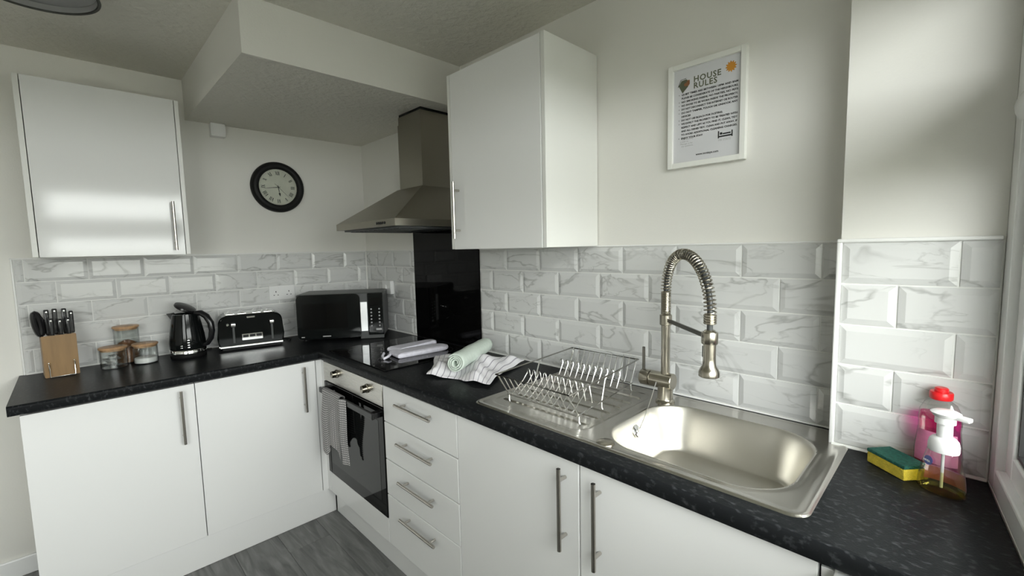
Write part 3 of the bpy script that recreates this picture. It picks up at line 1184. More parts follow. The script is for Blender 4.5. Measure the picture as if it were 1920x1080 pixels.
b = nb(); lathe(b, [(.0, 0), (.024, .0), (.0270, .002), (.0270, .014), (.0235, .022), (.0175, .032), (.0165, .050), (.0165, .125), (.012, .130)], c=(EX, EY, 1.076), n=32)
hd = obj('spray_head', b, M['nickel'], t)
bd = -side if (-side).dot(Vector((2.96 - EX, -1.49 - EY, 0))) < 0 else side
bl = -D.normalized()
b = nb(); Rk = plane_mtx(Vector((EX, EY, 1.142)) + bl * .0165, side, (0, 0, 1)); box(b, -.008, -.016, -.008, .008, .016, .008, bev=.0015, mtx=Rk); obj('spray_button', b, M['blackplastic'], hd)

# ------------------------------------------------------------------ wire dish rack
t = thing('dish_rack', 'chrome wire dish rack standing on the draining board', 'dish rack', (2.02, -.27, WT + .003))
RZ = 1.022
cBL, cBR, cFR, cFL = Vector((1.838, -.040, RZ)), Vector((2.140, -.036, RZ)), Vector((2.200, -.522, RZ)), Vector((1.886, -.512, RZ))
FZ0 = WT + .0008
wr = .0020
b = nb()


def rc(u, v, z):                                     # u across (left to right), v front to back
    f_ = cFL.lerp(cFR, u); k_ = cBL.lerp(cBR, u)
    p = f_.lerp(k_, v)
    return Vector((p.x, p.y, z))


rim = []
for (u, v) in ((0, 0), (1, 0), (1, 1), (0, 1)):
    c0 = rc(u, v, RZ)
    rim.append(c0)
tube(b, rim, .0027, 8, closed=True)
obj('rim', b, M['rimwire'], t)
b = nb()
tube(b, [rc(.02, .11, .944), rc(.98, .11, .944)], wr, 6); tube(b, [rc(.02, .40, .944), rc(.98, .40, .944)], wr, 6)
tube(b, [rc(.02, .70, .944), rc(.98, .70, .944)], wr, 6); tube(b, [rc(.02, .91, .944), rc(.98, .91, .944)], wr, 6)
for u in (.02, .98):
    tube(b, [rc(u, .11, .944), rc(u, .91, .944)], wr, 6)
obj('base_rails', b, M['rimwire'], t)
for (u, v, vf) in ((.03, .0, .12), (.97, .0, .14), (.03, .5, .42), (.97, .5, .44), (.03, 1.0, .90), (.97, 1.0, .90)):
    b = nb()
    q = rc(u, v, RZ); e = rc(u, vf, .942)
    ft = rc(u, vf, FZ0)
    tube(b, [q, q.lerp(e, .5), e, ft + Vector((0, 0, .006)), ft + Vector((0.004, 0, 0))], .0024, 6)
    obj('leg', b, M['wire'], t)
NH = 11
for row_ in range(2):
    for k in range(NH):
        u = .06 + .84 * k / (NH - 1)
        du = .022
        b = nb()
        if row_ == 0:
            vs0, vb, vm, vp, zt = .0, .10, .20, .33, 1.008
        else:
            vs0, vb, vm, vp, zt = 1.0, .92, .86, .78, 1.000
        pts = [rc(u - du, vs0, RZ), rc(u - du, vs0 + (vb - vs0) * .7, .972)]
        for i in range(7):                           # bends round at the bottom, then rises to the hoop
            a = i / 6
            pts.append(rc(u - du, vb + (vm - vb) * a, .952 - .010 * math.sin(PI * a)))
        pts.append(rc(u - du, vm + (vp - vm) * .6, .972))
        for i in range(9):
            a = PI * i / 8
            pts.append(rc(u - du * math.cos(a), vp, zt - .014 + .014 * math.sin(a)))
        pts.append(rc(u + du, vp + (.03 if row_ == 0 else -.06), .945))
        tube(b, pts, .0019, 6)
        obj('plate_hoop', b, M['wire'], t)

# ------------------------------------------------------------------ cloths
def cloth_grid(name, fn, nu, nv, m, label, cat, loc, thick=.003, parent=None, usize=1.0, vsize=1.0):
    bm = nb()
    uvl = bm.loops.layers.uv.new('UVMap')
    g = [[bm.verts.new(fn(i / nu, j / nv)) for j in range(nv + 1)] for i in range(nu + 1)]
    for i in range(nu):
        for j in range(nv):
            f_ = bm.faces.new((g[i][j], g[i + 1][j], g[i + 1][j + 1], g[i][j + 1]))
            for lp, (a, c) in zip(f_.loops, ((i, j), (i + 1, j), (i + 1, j + 1), (i, j + 1))):
                lp[uvl].uv = (a / nu * usize, c / nv * vsize)
    o = obj(name, bm, m, parent, loc=loc if parent is None else None)
    md = o.modifiers.new('thickness', 'SOLIDIFY')
    md.thickness = thick
    md.offset = 0
    sb = o.modifiers.new('soft', 'SUBSURF')
    sb.levels = 1
    sb.render_levels = 1
    if label:
        tag(o, label, cat)
    return o


A_, B_, C_, D_ = Vector((1.418, -.478, 0)), Vector((1.725, -.400, 0)), Vector((1.560, -.050, 0)), Vector((1.205, -.270, 0))


def striped(u, v):
    p = A_.lerp(B_, u).lerp(D_.lerp(C_, u), v)
    # the middle is pinched under the roll
    mid_ = math.exp(-((u - .40) / .13) ** 2)
    p += Vector((.02, .012, 0)) * math.sin(v * 5 + u * 3) * .5
    p += Vector((0, .035, 0)) * mid_ * (.5 - v) * 1.2
    z = WT + .012 + .015 * (1 + math.sin(u * 19 + v * 3)) * .5 * (1 - mid_) + .010 * (1 + math.sin(v * 8 - u * 6)) * .5 + .005 * math.sin(v * 21 + u * 9) * (1 - mid_)
    z += .016 * math.exp(-((u - .18) / .13) ** 2) * smooth01(0, .25, v) * smooth01(0, .2, 1 - v) + .020 * math.exp(-((u - .72) / .16) ** 2) * smooth01(0, .3, v) * smooth01(0, .25, 1 - v)
    z -= .010 * mid_
    ed = min(u, v, 1 - u, 1 - v)
    z = WT + .004 + (z - WT - .004) * (.35 + .65 * smooth01(0, .12, ed))
    return Vector((p.x, p.y, max(z, WT + .004)))


cloth_grid('tea_towel', striped, 44, 36, M['stripe'], 'white tea towel with thin grey stripes crumpled on the worktop', 'towel', (1.49, -.29, WT), .004, usize=.36, vsize=.4)
# mint towel rolled up on top of it
b = nb()
ax0, ax1 = Vector((1.522, -.405, WT + .060)), Vector((1.355, -.085, WT + .060))
axd = (ax1 - ax0)
axn = axd.normalized()
sd_ = axn.cross(Vector((0, 0, 1))).normalized()
upv = sd_.cross(axn)
sp = []
for i in range(100):
    a = i / 99 * 2 * PI * 3.4
    r_ = .009 + .027 * i / 99
    sp.append((r_ * math.cos(a), r_ * math.sin(a)))
NS = 26
rings = []
for s in range(NS + 1):
    q = s / NS
    sc_ = 1 - .10 * smooth01(.55, 1, q) + .03 * math.sin(q * 17)
    if q > .97:
        sc_ *= .9
    c = ax0 + axd * q
    rings.append([b.verts.new(c + sd_ * (x * sc_ * 1.12) + upv * (y * sc_ * .98) + axn * (.010 * math.sin(k * .21))) for k, (x, y) in enumerate(sp)])
for a, c in zip(rings, rings[1:]):
    for j in range(len(sp) - 1):
        b.faces.new((a[j], a[j + 1], c[j + 1], c[j]))
o = obj('rolled_towel', b, M['mint'], loc=(1.44, -.24, WT))
md = o.modifiers.new('thickness', 'SOLIDIFY'); md.thickness = .0055; md.offset = 0
tag(o, 'pale mint green towel rolled up on the striped towel', 'towel')

# oven mitt lying on the hob
t = thing('oven_mitt', 'white and lilac quilted oven mitt lying on the black hob', 'oven glove', (1.0, -.25, WT + .0062))
mz = WT + .0066


def pad(name, outline, z0, h, m, par):
    """soft padded slab from an outline"""
    bm = nb()
    c = Vector((sum(p[0] for p in outline) / len(outline), sum(p[1] for p in outline) / len(outline)))
    rings2 = []
    prof = [(0.90, 0.0), (0.985, .18), (1.0, .5), (0.975, .80), (.88, .97), (.6, 1.0), (.25, 1.0)]
    w_ = min(max(p[0] for p in outline) - min(p[0] for p in outline), max(p[1] for p in outline) - min(p[1] for p in outline))
    for s, hh in prof:
        rings2.append([bm.verts.new((c.x + (p[0] - c.x) * s, c.y + (p[1] - c.y) * s, z0 + h * hh)) for p in outline])
    n = len(outline)
    for a, d in zip(rings2, rings2[1:]):
        for j in range(n):
            bm.faces.new((a[j], a[(j + 1) % n], d[(j + 1) % n], d[j]))
    bm.faces.new(rings2[0][::-1]); bm.faces.new(rings2[-1])
    return obj(name, bm, m, par)


def outline_strip(p0, p1, w0, w1, tip=True, n=12):
    p0, p1 = Vector(p0), Vector(p1)
    d = (p1 - p0).normalized()
    s = Vector((-d.y, d.x))
    pts = []
    for i in range(n + 1):
        q = i / n
        pts.append(p0 + (p1 - p0) * q - s * (w0 + (w1 - w0) * q))
    for i in range(1, 10):
        a = -PI / 2 + PI * i / 10
        pts.append(p1 + d * (w1 * math.cos(a)) + s * (w1 * math.sin(a)))
    for i in range(n + 1):
        q = 1 - i / n
        pts.append(p0 + (p1 - p0) * q + s * (w0 + (w1 - w0) * q))
    return [(p.x, p.y) for p in pts]


hand = pad('hand', outline_strip((1.030, -.405), (1.062, -.160), .056, .050), mz, .024, M['mitt'], t)
pad('thumb', outline_strip((.955, -.365), (.935, -.125), .050, .034), mz, .027, M['mitt'], t)
b = nb(); tube(b, [(.985, -.430, mz + .016), (1.02, -.458, mz + .010), (1.045, -.462, mz + .006), (1.05, -.445, mz + .012), (1.03, -.42, mz + .016)], .006, 8); obj('hanging_loop', b, M['mitt'], t)

# checked towel over the oven handle
bar_y, bar_z = -.6155, .743
yf, yb_ = -.626, -.604


def towel(u, v):
    x0_, x1_ = .705, .905
    fold = math.sin(u * 13) * .5 + math.sin(u * 29 + 1) * .2
    x = x0_ + (x1_ - x0_) * u
    if v < .58:                                      # front fall
        q = 1 - v / .58
        z = bar_z + .003 - q * (.300 + .03 * math.sin(u * 7 + .5) - .02 * u)
        y = yf - .004 - .012 * smooth01(.02, .5, q) * (1 + fold) * .8
        x += .012 * q * math.sin(u * 9)
    elif v < .66:
        q = (v - .58) / .08
        z = bar_z + .004 + .004 * math.sin(PI * q)
        y = yf - .004 + (yb_ - yf + .006) * q
    else:
        q = (v - .66) / .34
        z = bar_z + .003 - q * .2
        y = yb_ + .002 + .004 * math.sin(u * 11) * q
    return Vector((x, y, z))


cloth_grid('oven_towel', towel, 46, 50, M['checkcloth'], 'grey checked tea towel hanging over the oven door handle', 'towel', (.80, -.62, .743), .004, usize=.2, vsize=.55)


def towel2(u, v):
    x = .905 + .055 * u + .010 * math.sin(v * 6)
    q = v
    return Vector((x, -.630 - .007 * math.sin(u * PI * 1.5 + .6) - .005 * math.sin(v * 5), .748 - .325 * q))


o2 = cloth_grid('folded_edge', towel2, 10, 40, M['checkcloth'], None, None, None, .005, parent=bpy.data.objects['oven_towel'], usize=.06, vsize=.33)

# ------------------------------------------------------------------ microwave
ma = math.atan2(.405, .28)                           # along its front edge
mloc = (.275, -.297, WT)
t = thing('microwave', 'black microwave oven set across the corner of the worktop', 'microwave', (.39, -.378, WT), ma - PI / 2 + PI / 2)
# local x runs along the front (left to right), local -y is the front
MWD, MDP, MZ0, MZ1 = .488, .285, .012, .276
b = nb(); box(b, -MWD / 2, .012, MZ0, MWD / 2, MDP, MZ1, bev=.006); obj('body', b, M['darkgrey'], t, local=True)
b = nb()
pts = rrect(.352, MZ1 - MZ0 - .004, .028, 6)
pts = [(p[0] if p[0] > 0 else max(p[0], -.176), p[1]) for p in pts]
Rf = Matrix.Translation((-MWD / 2 + .178, .012, (MZ0 + MZ1) / 2)) @ Matrix.Rotation(PI / 2, 4, 'X')
prism(b, pts, 0, .014, mtx=Rf); d = obj('door', b, M['blackgloss'], t, local=True)
b = nb(); prism(b, rrect(.25, .15, .01, 4), 0, .0008, mtx=Matrix.Translation((-MWD / 2 + .158, -.002, (MZ0 + MZ1) / 2 + .004)) @ Matrix.Rotation(PI / 2, 4, 'X')); obj('door_window', b, M['blackglass'], d, local=True)
b = nb(); box(b, -MWD / 2 + .357, -.001, MZ0 + .004, -MWD / 2 + .399, .012, MZ1 - .004, bev=.001); obj('handle_recess', b, M['darkgrey'], d, local=True)
b = nb(); box(b, -MWD / 2 + .358, -.007, MZ0 + .036, -MWD / 2 + .398, -.001, MZ1 - .052, bev=.002); obj('door_handle', b, M['satin'], d, local=True)
b = nb(); box(b, -MWD / 2 + .401, -.002, MZ0 + .010, MWD / 2 - .001, .012, MZ1 - .002, bev=.003); cp = obj('control_panel', b, M['blackgloss'], t, local=True)
b = nb(); box(b, -MWD / 2 + .412, -.003, MZ1 - .078, MWD / 2 - .010, -.0015, MZ1 - .030, bev=.001); obj('display', b, M['blackglass'], cp, local=True)
for r_ in range(6):
    for c_ in range(2):
        b = nb()
        lathe(b, [(.005, 0), (.005, .002), (.003, .0028)], n=12, mtx=Matrix.Translation((-MWD / 2 + .419 + c_ * .046, -.002, MZ1 - .098 - r_ * .020)) @ Matrix.Rotation(PI / 2, 4, 'X'))
        obj('button', b, M['greyprint'], cp, local=True)
b = nb(); box(b, MWD / 2 - .045, -.003, MZ0 + .038, MWD / 2 - .012, -.0018, MZ0 + .050); obj('printed_icons', b, M['greyprint'], cp, local=True)
b = nb(); box(b, -MWD / 2 + .352, .000, .002, MWD / 2, .012, MZ0 + .012, bev=.002); obj('lower_lip', b, M['darkgrey'], t, local=True)
for (x, y) in ((-.21, .04), (.21, .04), (-.21, .25), (.21, .25)):
    b = nb(); lathe(b, [(.012, 0.0005), (.012, .013)], c=(x, y, 0), n=12); obj('foot', b, M['blackmatt'], t, local=True)
b = nb(); box(b, -MWD / 2 + .140, -.003, MZ0 + .014, -MWD / 2 + .185, -.0018, MZ0 + .020); obj('printed_mark', b, M['greyprint'], d, local=True)
b = nb(); box(b, -MWD / 2 + .022, -.003, MZ0 + .014, -MWD / 2 + .040, -.0018, MZ0 + .019); obj('badge', b, M['greyprint'], d, local=True)

# ------------------------------------------------------------------ kettle
t = thing('kettle', 'black kettle with its lid flipped open beside the toaster', 'kettle', (.145, -1.085, WT), math.radians(52))
# local -x is the spout side, +x the handle side
b = nb(); lathe(b, [(.076, .0005), (.078, .004), (.078, .016), (.072, .022)], n=40); obj('power_base', b, M['blackmatt'], t, local=True)
b = nb(); lathe(b, [(.078, .0225), (.0795, .024), (.0795, .040), (.078, .042)], n=40); obj('chrome_band', b, M['chrome'], t, local=True)
b = nb(); lathe(b, [(.077, .0425), (.079, .050), (.079, .075), (.075, .115), (.067, .165), (.060, .205), (.057, .222), (.052, .223), (.052, .210), (0, .205)], n=40); body = obj('body', b, M['blackgloss'], t, local=True)
b = nb()
tr_ = [(-.045, .0, .150), (-.058, .0, .185), (-.086, 0, .222)]
vsL = []
for (x, w, z) in ((-.060, .034, .155), (-.068, .030, .190), (-.092, .012, .228)):
    vsL.append([b.verts.new((x + .03, -w, z)), b.verts.new((x, 0, z - .004)), b.verts.new((x + .03, w, z))])
for a, c in zip(vsL, vsL[1:]):
    for j in range(2):
        b.faces.new((a[j], a[j + 1], c[j + 1], c[j]))
b.faces.new((vsL[0][0], vsL[1][0], vsL[2][0], vsL[2][2], vsL[1][2], vsL[0][2]))
b.faces.new(vsL[2]); b.faces.new(vsL[0][::-1])
obj('spout', b, M['blackgloss'], body, local=True)
b = nb()
hp = [(.046, 0, .222), (.075, 0, .223), (.100, 0, .205), (.118, 0, .170), (.122, 0, .130), (.114, 0, .090), (.096, 0, .064), (.074, 0, .054)]
tube(b, hp, [.013, .015, .0155, .015, .014, .013, .012, .010], 12); obj('handle', b, M['blackplastic'], t, local=True)
b = nb()
RL = Matrix.Translation((.040, 0, .228)) @ Matrix.Rotation(math.radians(30), 4, 'Y')
lathe(b, [(.0, -.004), (.048, -.004), (.050, .0), (.048, .008), (.030, .014), (0, .016)], c=(-.046, 0, 0), n=32, mtx=RL); obj('lid', b, M['blackplastic'], t, local=True)
for i, (rr, zz) in enumerate(((0, .056), (0, .068), (0, .080), (0, .092), (1, .056), (1, .066))):
    b = nb()
    a = math.radians(-58 - (22 if rr else 0))
    rad = .0795 - max(0, zz - .075) * .1
    c = Vector((math.cos(a) * rad, math.sin(a) * rad, zz))
    lathe(b, [(.006 - .0006 * i % .002, -.0015), (.005, .0015), (0, .0025)], n=12, mtx=plane_mtx(c, (-math.sin(a), math.cos(a), 0), (0, 0, 1)), sy=.6)
    obj('water_bubble_mark', b, M['chrome'], body, local=True)

# ------------------------------------------------------------------ toaster
t = thing('toaster', 'black four-slice toaster with chrome top and trim', 'toaster', (.195, -.80, WT), PI / 2 - math.radians(10))
TW, TD = .300, .175                                  # local x along the front, -y front
b = nb(); box(b, -TW / 2 + .008, -.008, .0005, TW / 2 - .008, TD - .015, .014, bev=.003); obj('base', b, M['blackmatt'], t, local=True)
b = nb()
prof = [(-TW / 2 - .004, .015), (TW / 2 + .004, .015), (TW / 2 + .012, .07), (TW / 2 + .006, .120)]
for i in range(7):
    a = math.radians(90 * i / 6)
    prof.append((TW / 2 - .036 + .040 * math.cos(a), .150 + .040 * math.sin(a)))
left = [(-x, z) for x, z in prof[2:]][::-1]
outl = prof[:2] + prof[2:] + left
Rt = Matrix.Rotation(PI / 2, 4, 'X')
vsx = prism(b, outl, -TD + .012, .012, mtx=Rt)
es = [e for e in b.edges if abs(e.verts[0].co.y - e.verts[1].co.y) < 1e-5]
bmesh.ops.bevel(b, geom=es, offset=.008, segments=3, profile=.5, affect='EDGES')
body = obj('body', b, M['blackgloss'], t, local=True)
b = nb(); box(b, -TW / 2 - .002, -.016, .0155, TW / 2 + .002, -.0115, .027, bev=.002); box(b, -TW / 2 - .006, -.012, .0155, -TW / 2 - .002, TD - .012, .027, bev=.001); obj('lower_trim', b, M['chrome'], t, local=True)
b = nb(); box(b, -TW / 2 + .030, -.004, .190, TW / 2 - .030, TD - .020, .196, bev=.002); tp_ = obj('top_plate', b, M['chrome'], t, local=True)
for i, x in enumerate((-.095, -.040, .030, .085)):
    b = nb()
    prism(b, [(x - .020, .196), (x + .020, .196), (x, .207)], -TD + .03, -.004, mtx=Rt)
    obj('bread_guide', b, M['chrome'], tp_, local=True)
for x in (-.085, .100):
    b = nb(); box(b, x - .005, -.0135, .040, x + .005, -.0115, .150, bev=.0005); obj('lever_slot', b, M['darkgrey'], body, local=True)
    b = nb(); box(b, x - .011, -.030, .128, x + .011, -.012, .150, bev=.003); obj('lever', b, M['chrome'], t, local=True)
b = nb(); box(b, -.020, -.0145, .170, .020, -.0105, .181, bev=.0019); obj('badge', b, M['chrome'], body, local=True)
b = nb(); box(b, -.048, -.0145, .050, .052, -.0115, .085, bev=.001); cpn = obj('control_panel', b, M['chrome'], t, local=True)
for i in range(3):
    b = nb(); box(b, -.043 + i * .032, -.0165, .066, -.017 + i * .032, -.0143, .080, bev=.001); obj('button', b, M['blackplastic'], cpn, local=True)
b = nb(); lathe(b, [(.007, 0), (.007, .008), (.005, .010)], n=16, mtx=Matrix.Translation((-.112, -.0115, .142)) @ Matrix.Rotation(PI / 2, 4, 'X')); obj('dial', b, M['chrome'], t, local=True)
# toaster lead
b = nb(); tube(b, [(.16, -.60, WT + .006), (.12, -.575, WT + .005), (.075, -.60, WT + .005), (.05, -.64, WT + .005), (.03, -.70, WT + .006)], .004, 8)
tag(obj('power_cord', b, M['blackmatt'], loc=(.1, -.6, WT)), 'black power cord lying between toaster and microwave', 'cord')
b = nb(); tube(b, [(.045, -1.02, WT + .005), (.04, -.99, WT + .005), (.05, -.965, WT + .005)], .0035, 8)
tag(obj('power_cord', b, M['blackmatt'], loc=(.045, -1.0, WT)), 'short black power cord behind the kettle', 'cord')

# ------------------------------------------------------------------ jars
def jar(cx, cy, r, h, label, lid_h=.011):
    t = thing('storage_jar', label, 'jar', (cx, cy, WT))
    bm = nb(); lathe(bm, [(r - .003, .0005), (r, .004), (r, h), (r - .0025, h), (r - .0025, .004), (0, .0035)], c=(cx, cy, WT), n=36, close=False); obj('glass', bm, M['jarglass'], t)
    bm = nb(); lathe(bm, [(r - .004, h - .008), (r - .004, h + .0005), (r + .002, h + .001), (r + .003, h + .003), (r + .003, h + lid_h - .002), (r, h + lid_h), (0, h + lid_h)], c=(cx, cy, WT), n=36); obj('lid', bm, M['lid'], t)
    return t


jar(.152, -1.376, .050, .090, 'low glass jar with wooden lid holding sachets, left of the three')
jar(.150, -1.258, .049, .088, 'low glass jar with wooden lid and white sugar, right front')
jar(.062, -1.318, .049, .172, 'tall glass jar with wooden lid behind the two low jars')
b = nb(); lathe(b, [(.044, .005), (.0455, .007), (.0455, .024), (.043, .028), (.03, .031), (0, .030)], c=(.150, -1.258, WT), n=32)
tag(obj('sugar', b, M['sugar'], loc=(.150, -1.258, WT)), 'white sugar heaped in the right low jar', 'sugar', kind='stuff')
b = nb(); lathe(b, [(.044, .005), (.0455, .007), (.0455, .085), (.030, .100), (.010, .112), (0, .113)], c=(.062, -1.318, WT), n=32)
tag(obj('brown_sugar', b, M['brownsugar'], loc=(.062, -1.318, WT)), 'brown granules heaped in the tall jar', 'sugar', kind='stuff')
rs_ = random.Random(3)
for i in range(12):
    a = rs_.uniform(0, 2 * PI); rr = rs_.uniform(.008, .030)
    c = Vector((.152 + rr * math.cos(a), -1.376 + rr * math.sin(a), WT + .012 + (i // 3) * .015))
    bm = nb()
    g = [[bm.verts.new(((p - 1) * .013, (q - 1) * .010, .003 if (p == 1 and q == 1) else 0)) for q in range(3)] for p in range(3)]
    for p in range(2):
        for q in range(2):
            bm.faces.new((g[p][q], g[p + 1][q], g[p + 1][q + 1], g[p][q + 1]))
    bmesh.ops.solidify(bm, geom=bm.faces[:], thickness=.003)
    Rr = Matrix.Translation(c) @ Matrix.Rotation(rs_.uniform(0, 6), 4, 'Z') @ Matrix.Rotation(rs_.uniform(-.9, .9), 4, 'X')
    bm.transform(Rr)
    tag(obj('sachet', bm, M['sachet'], loc=tuple(c)), 'small pale sachet inside the left low jar', 'sachet', 'sachets in the left low jar')

# ------------------------------------------------------------------ knife block
t = thing('knife_block', 'light wooden knife block with chrome wire rest', 'knife block', (.118, -1.553, WT), math.radians(5) + PI / 2)
# local x along the front (left to right), -y the front
b = nb()
R_ = Matrix.Rotation(PI / 2, 4, 'Z') @ Matrix.Rotation(PI / 2, 4, 'X')
pr = [(-.05, .0005), (.05, .0005), (.043, .170), (-.057, .186)]
vv = []
b0 = [b.verts.new((-.055, p[0], p[1])) for p in pr]
b1 = [b.verts.new((.055, p[0], p[1])) for p in pr]
b.faces.new(b0); b.faces.new(b1[::-1])
for i in range(4):
    j = (i + 1) % 4
    b.faces.new((b0[i], b1[i], b1[j], b0[j]))
bmesh.ops.bevel(b, geom=b.edges[:], offset=.002, segments=2, affect='EDGES')
for v in b.verts:
    v.co.y = -v.co.y if False else v.co.y
obj('block', b, M['wood'], t, local=True)
b = nb(); tube(b, [(-.040, -.054, .066), (-.040, -.064, .060), (-.040, -.066, .004), (.040, -.066, .004), (.040, -.064, .060), (.040, -.054, .066)], .0028, 8); obj('wire_rest', b, M['chrome'], t, local=True)
for x in (-.04, .04):
    b = nb(); bmesh.ops.create_icosphere(b, subdivisions=2, radius=.0038, matrix=Matrix.Translation((x, -.056, .066))); obj('wire_tip', b, M['chrome'], t, local=True)
KM = WM[t.name]
KN = [(-.026, .030, .118, .017, 'second tall black knife handle from the left at the back of the block'),
      (.0, .032, .120, .017, 'middle tall black knife handle at the back of the block'),
      (.030, .032, .118, .017, 'tall black knife handle at the back, right of the middle one'),
      (.052, .028, .105, .015, 'rightmost black knife handle in the wooden block'),
      (-.018, -.020, .085, .015, 'short black knife handle at the front left of the block'),
      (.010, -.022, .080, .014, 'short black knife handle at the front middle of the block'),
      (.036, -.022, .082, .014, 'short black knife handle at the front right of the block')]
for (kx, ky, kh, kw, lab) in KN:
    zb = .176 - (ky - -.05) * -.0
    p = KM @ Vector((kx, ky, .172 + (ky + .05) * .05))
    k = thing('kitchen_knife', lab, 'knife', tuple(p), math.radians(5) + PI / 2)
    bm = nb(); box(bm, -kw / 2, -.0085, .004, kw / 2, .0085, kh, bev=.004); obj('handle', bm, M['blackplastic'], k, local=True)
    bm = nb(); lathe(bm, [(.0035, 0), (.0035, .0012), (0, .0014)], n=12, mtx=Matrix.Translation((0, -.0083, kh - .012)) @ Matrix.Rotation(PI / 2, 4, 'X')); obj('rivet', bm, M['chrome'], k, local=True)
    bm = nb(); box(bm, -kw / 2 + .001, -.001, -.12, kw / 2 - .001, .001, .004); obj('blade', bm, M['chrome'], k, local=True)
p = KM @ Vector((-.050, .02, .176))
k = thing('kitchen_scissors', 'black looped scissors handle at the left of the knife block', 'scissors', tuple(p), math.radians(5) + PI / 2)
bm = nb(); tube(bm, [Vector((.010 * math.sin(a) - .006 * (1 - math.cos(a)), -.002, .058 - .05 * math.cos(a))) for a in [2 * PI * i / 20 for i in range(20)]], .0105, 8, closed=True); obj('handle', bm, M['blackplastic'], k, local=True)
bm = nb(); tube(bm, [Vector((.006 * math.sin(a) + .004, .012, .046 - .038 * math.cos(a))) for a in [2 * PI * i / 20 for i in range(20)]], .0075, 8, closed=True); obj('handle', bm, M['blackplastic'], k, local=True)
bm = nb(); box(bm, -.006, -.001, -.10, .006, .0015, .01); obj('blade', bm, M['chrome'], k, local=True)

# ------------------------------------------------------------------ sockets, clock, box, poster, lamp
t = thing('double_socket', 'white double plug socket on the tiles left of the microwave', 'socket', (.0085, -.572, 1.195))
b = nb(); box(b, .0086, -.646, 1.152, .019, -.499, 1.239, bev=.003); pl_ = obj('faceplate', b, M['socket'], t)
for sy in (-.609, -.535):
    for (dy, dz, w, h) in ((0, .014, .004, .009), (-.011, -.006, .007, .004), (.011, -.006, .007, .004)):
        b = nb(); box(b, .0187, sy + dy - w / 2, 1.188 + dz - h / 2, .0195, sy + dy + w / 2, 1.188 + dz + h / 2); obj('pin_hole', b, M['blackmatt'], pl_)
    b = nb(); box(b, .0185, sy - .006 + (.020 if sy < -.57 else -.020), 1.215, .0215, sy + .006 + (.020 if sy < -.57 else -.020), 1.230, bev=.001); obj('rocker_switch', b, M['socket'], t)
t = thing('cooker_switch', 'white switch plate on the shaded tiles above the microwave', 'switch', (.315, -.009, 1.2))
b = nb(); box(b, .262, -.034, 1.157, .372, -.0087, 1.243, bev=.003); pl_ = obj('faceplate', b, M['socket'], t)
b = nb(); box(b, .300, -.038, 1.190, .318, -.0335, 1.215, bev=.001); obj('rocker_switch', b, M['socket'], t)
b = nb(); box(b, .330, -.0355, 1.196, .338, -.0335, 1.204); obj('neon', b, M['white'], t)

b = nb(); box(b, .0005, -.886, 2.083, .048, -.816, 2.154, bev=.004)
t = thing('alarm_box', 'small white box high on the wall beside the bulkhead', 'junction box', (.0, -.85, 2.08))
obj('cover', b, M['socket'], t)
b = nb(); box(b, .047, -.880, 2.090, .0495, -.822, 2.148, bev=.001); obj('front_plate', b, M['socket'], t)

# clock
CC = Vector((0.0, -.5555, 1.834))
t = thing('wall_clock', 'round black framed wall clock with cream dial and roman numerals', 'clock', tuple(CC))
RC = Matrix.Translation(CC) @ Matrix.Rotation(PI / 2, 4, 'Y')
b = nb(); lathe(b, [(.140, .0005), (.149, .004), (.150, .016), (.146, .030), (.136, .040), (.122, .042), (.112, .036), (.108, .026), (.106, .020)], n=64, mtx=RC, close=False); obj('rim', b, M['blackmatt'], t)
b = nb(); lathe(b, [(.139, .001), (.109, .0175), (0, .018)], n=64, mtx=RC); dial = obj('dial', b, M['clockface'], t)
FXc = CC.x + .0186


def dialpt(ang, r, x=0.0):                           # angle clockwise from twelve as seen from the room
    return Vector((FXc + x, CC.y + r * math.sin(ang), CC.z + r * math.cos(ang)))


ROM = ['XII', 'I', 'II', 'III', 'IIII', 'V', 'VI', 'VII', 'VIII', 'IX', 'X', 'XI']


def stroke(bm, p, q, w, origin, right, up):
    p, q = Vector(p), Vector(q)
    d = (q - p).normalized()
    n_ = Vector((-d.y, d.x)) * w / 2
    vs_ = []
    for c in (p - n_, q - n_, q + n_, p + n_):
        vs_.append(bm.verts.new(origin + right * c.x + up * c.y))
    bm.faces.new(vs_)


for h in range(12):
    a = 2 * PI * h / 12
    o_ = dialpt(a, .083)
    up_ = Vector((0, math.sin(a), math.cos(a)))
    rt_ = Vector((0, math.cos(a), -math.sin(a)))
    s_ = ROM[h]
    adv = {'I': .0062, 'V': .0125, 'X': .0125}
    tot = sum(adv[c] for c in s_)
    x = -tot / 2
    bm = nb()
    for c in s_:
        w = adv[c]
        if c == 'I':
            stroke(bm, (x + w / 2, -.011), (x + w / 2, .011), .0034, o_, rt_, up_)
        elif c == 'V':
            stroke(bm, (x + .002, .011), (x + w / 2, -.011), .0034, o_, rt_, up_)
            stroke(bm, (x + w - .002, .011), (x + w / 2, -.011), .0016, o_ + Vector((.0001, 0, 0)), rt_, up_)
        else:
            stroke(bm, (x + .0015, .011), (x + w - .0015, -.011), .0034, o_, rt_, up_)
            stroke(bm, (x + w - .0015, .011), (x + .0015, -.011), .0016, o_ + Vector((.0001, 0, 0)), rt_, up_)
        x += w
    obj('numeral', bm, M['ink'], dial)
bm = nb()
for i in range(60):
    a = 2 * PI * i / 60
    up_ = Vector((0, math.sin(a), math.cos(a))); rt_ = Vector((0, math.cos(a), -math.sin(a)))
    stroke(bm, (0, -.002), (0, .002), .001, dialpt(a, .0995), rt_, up_)
obj('minute_track', bm, M['ink'], dial)


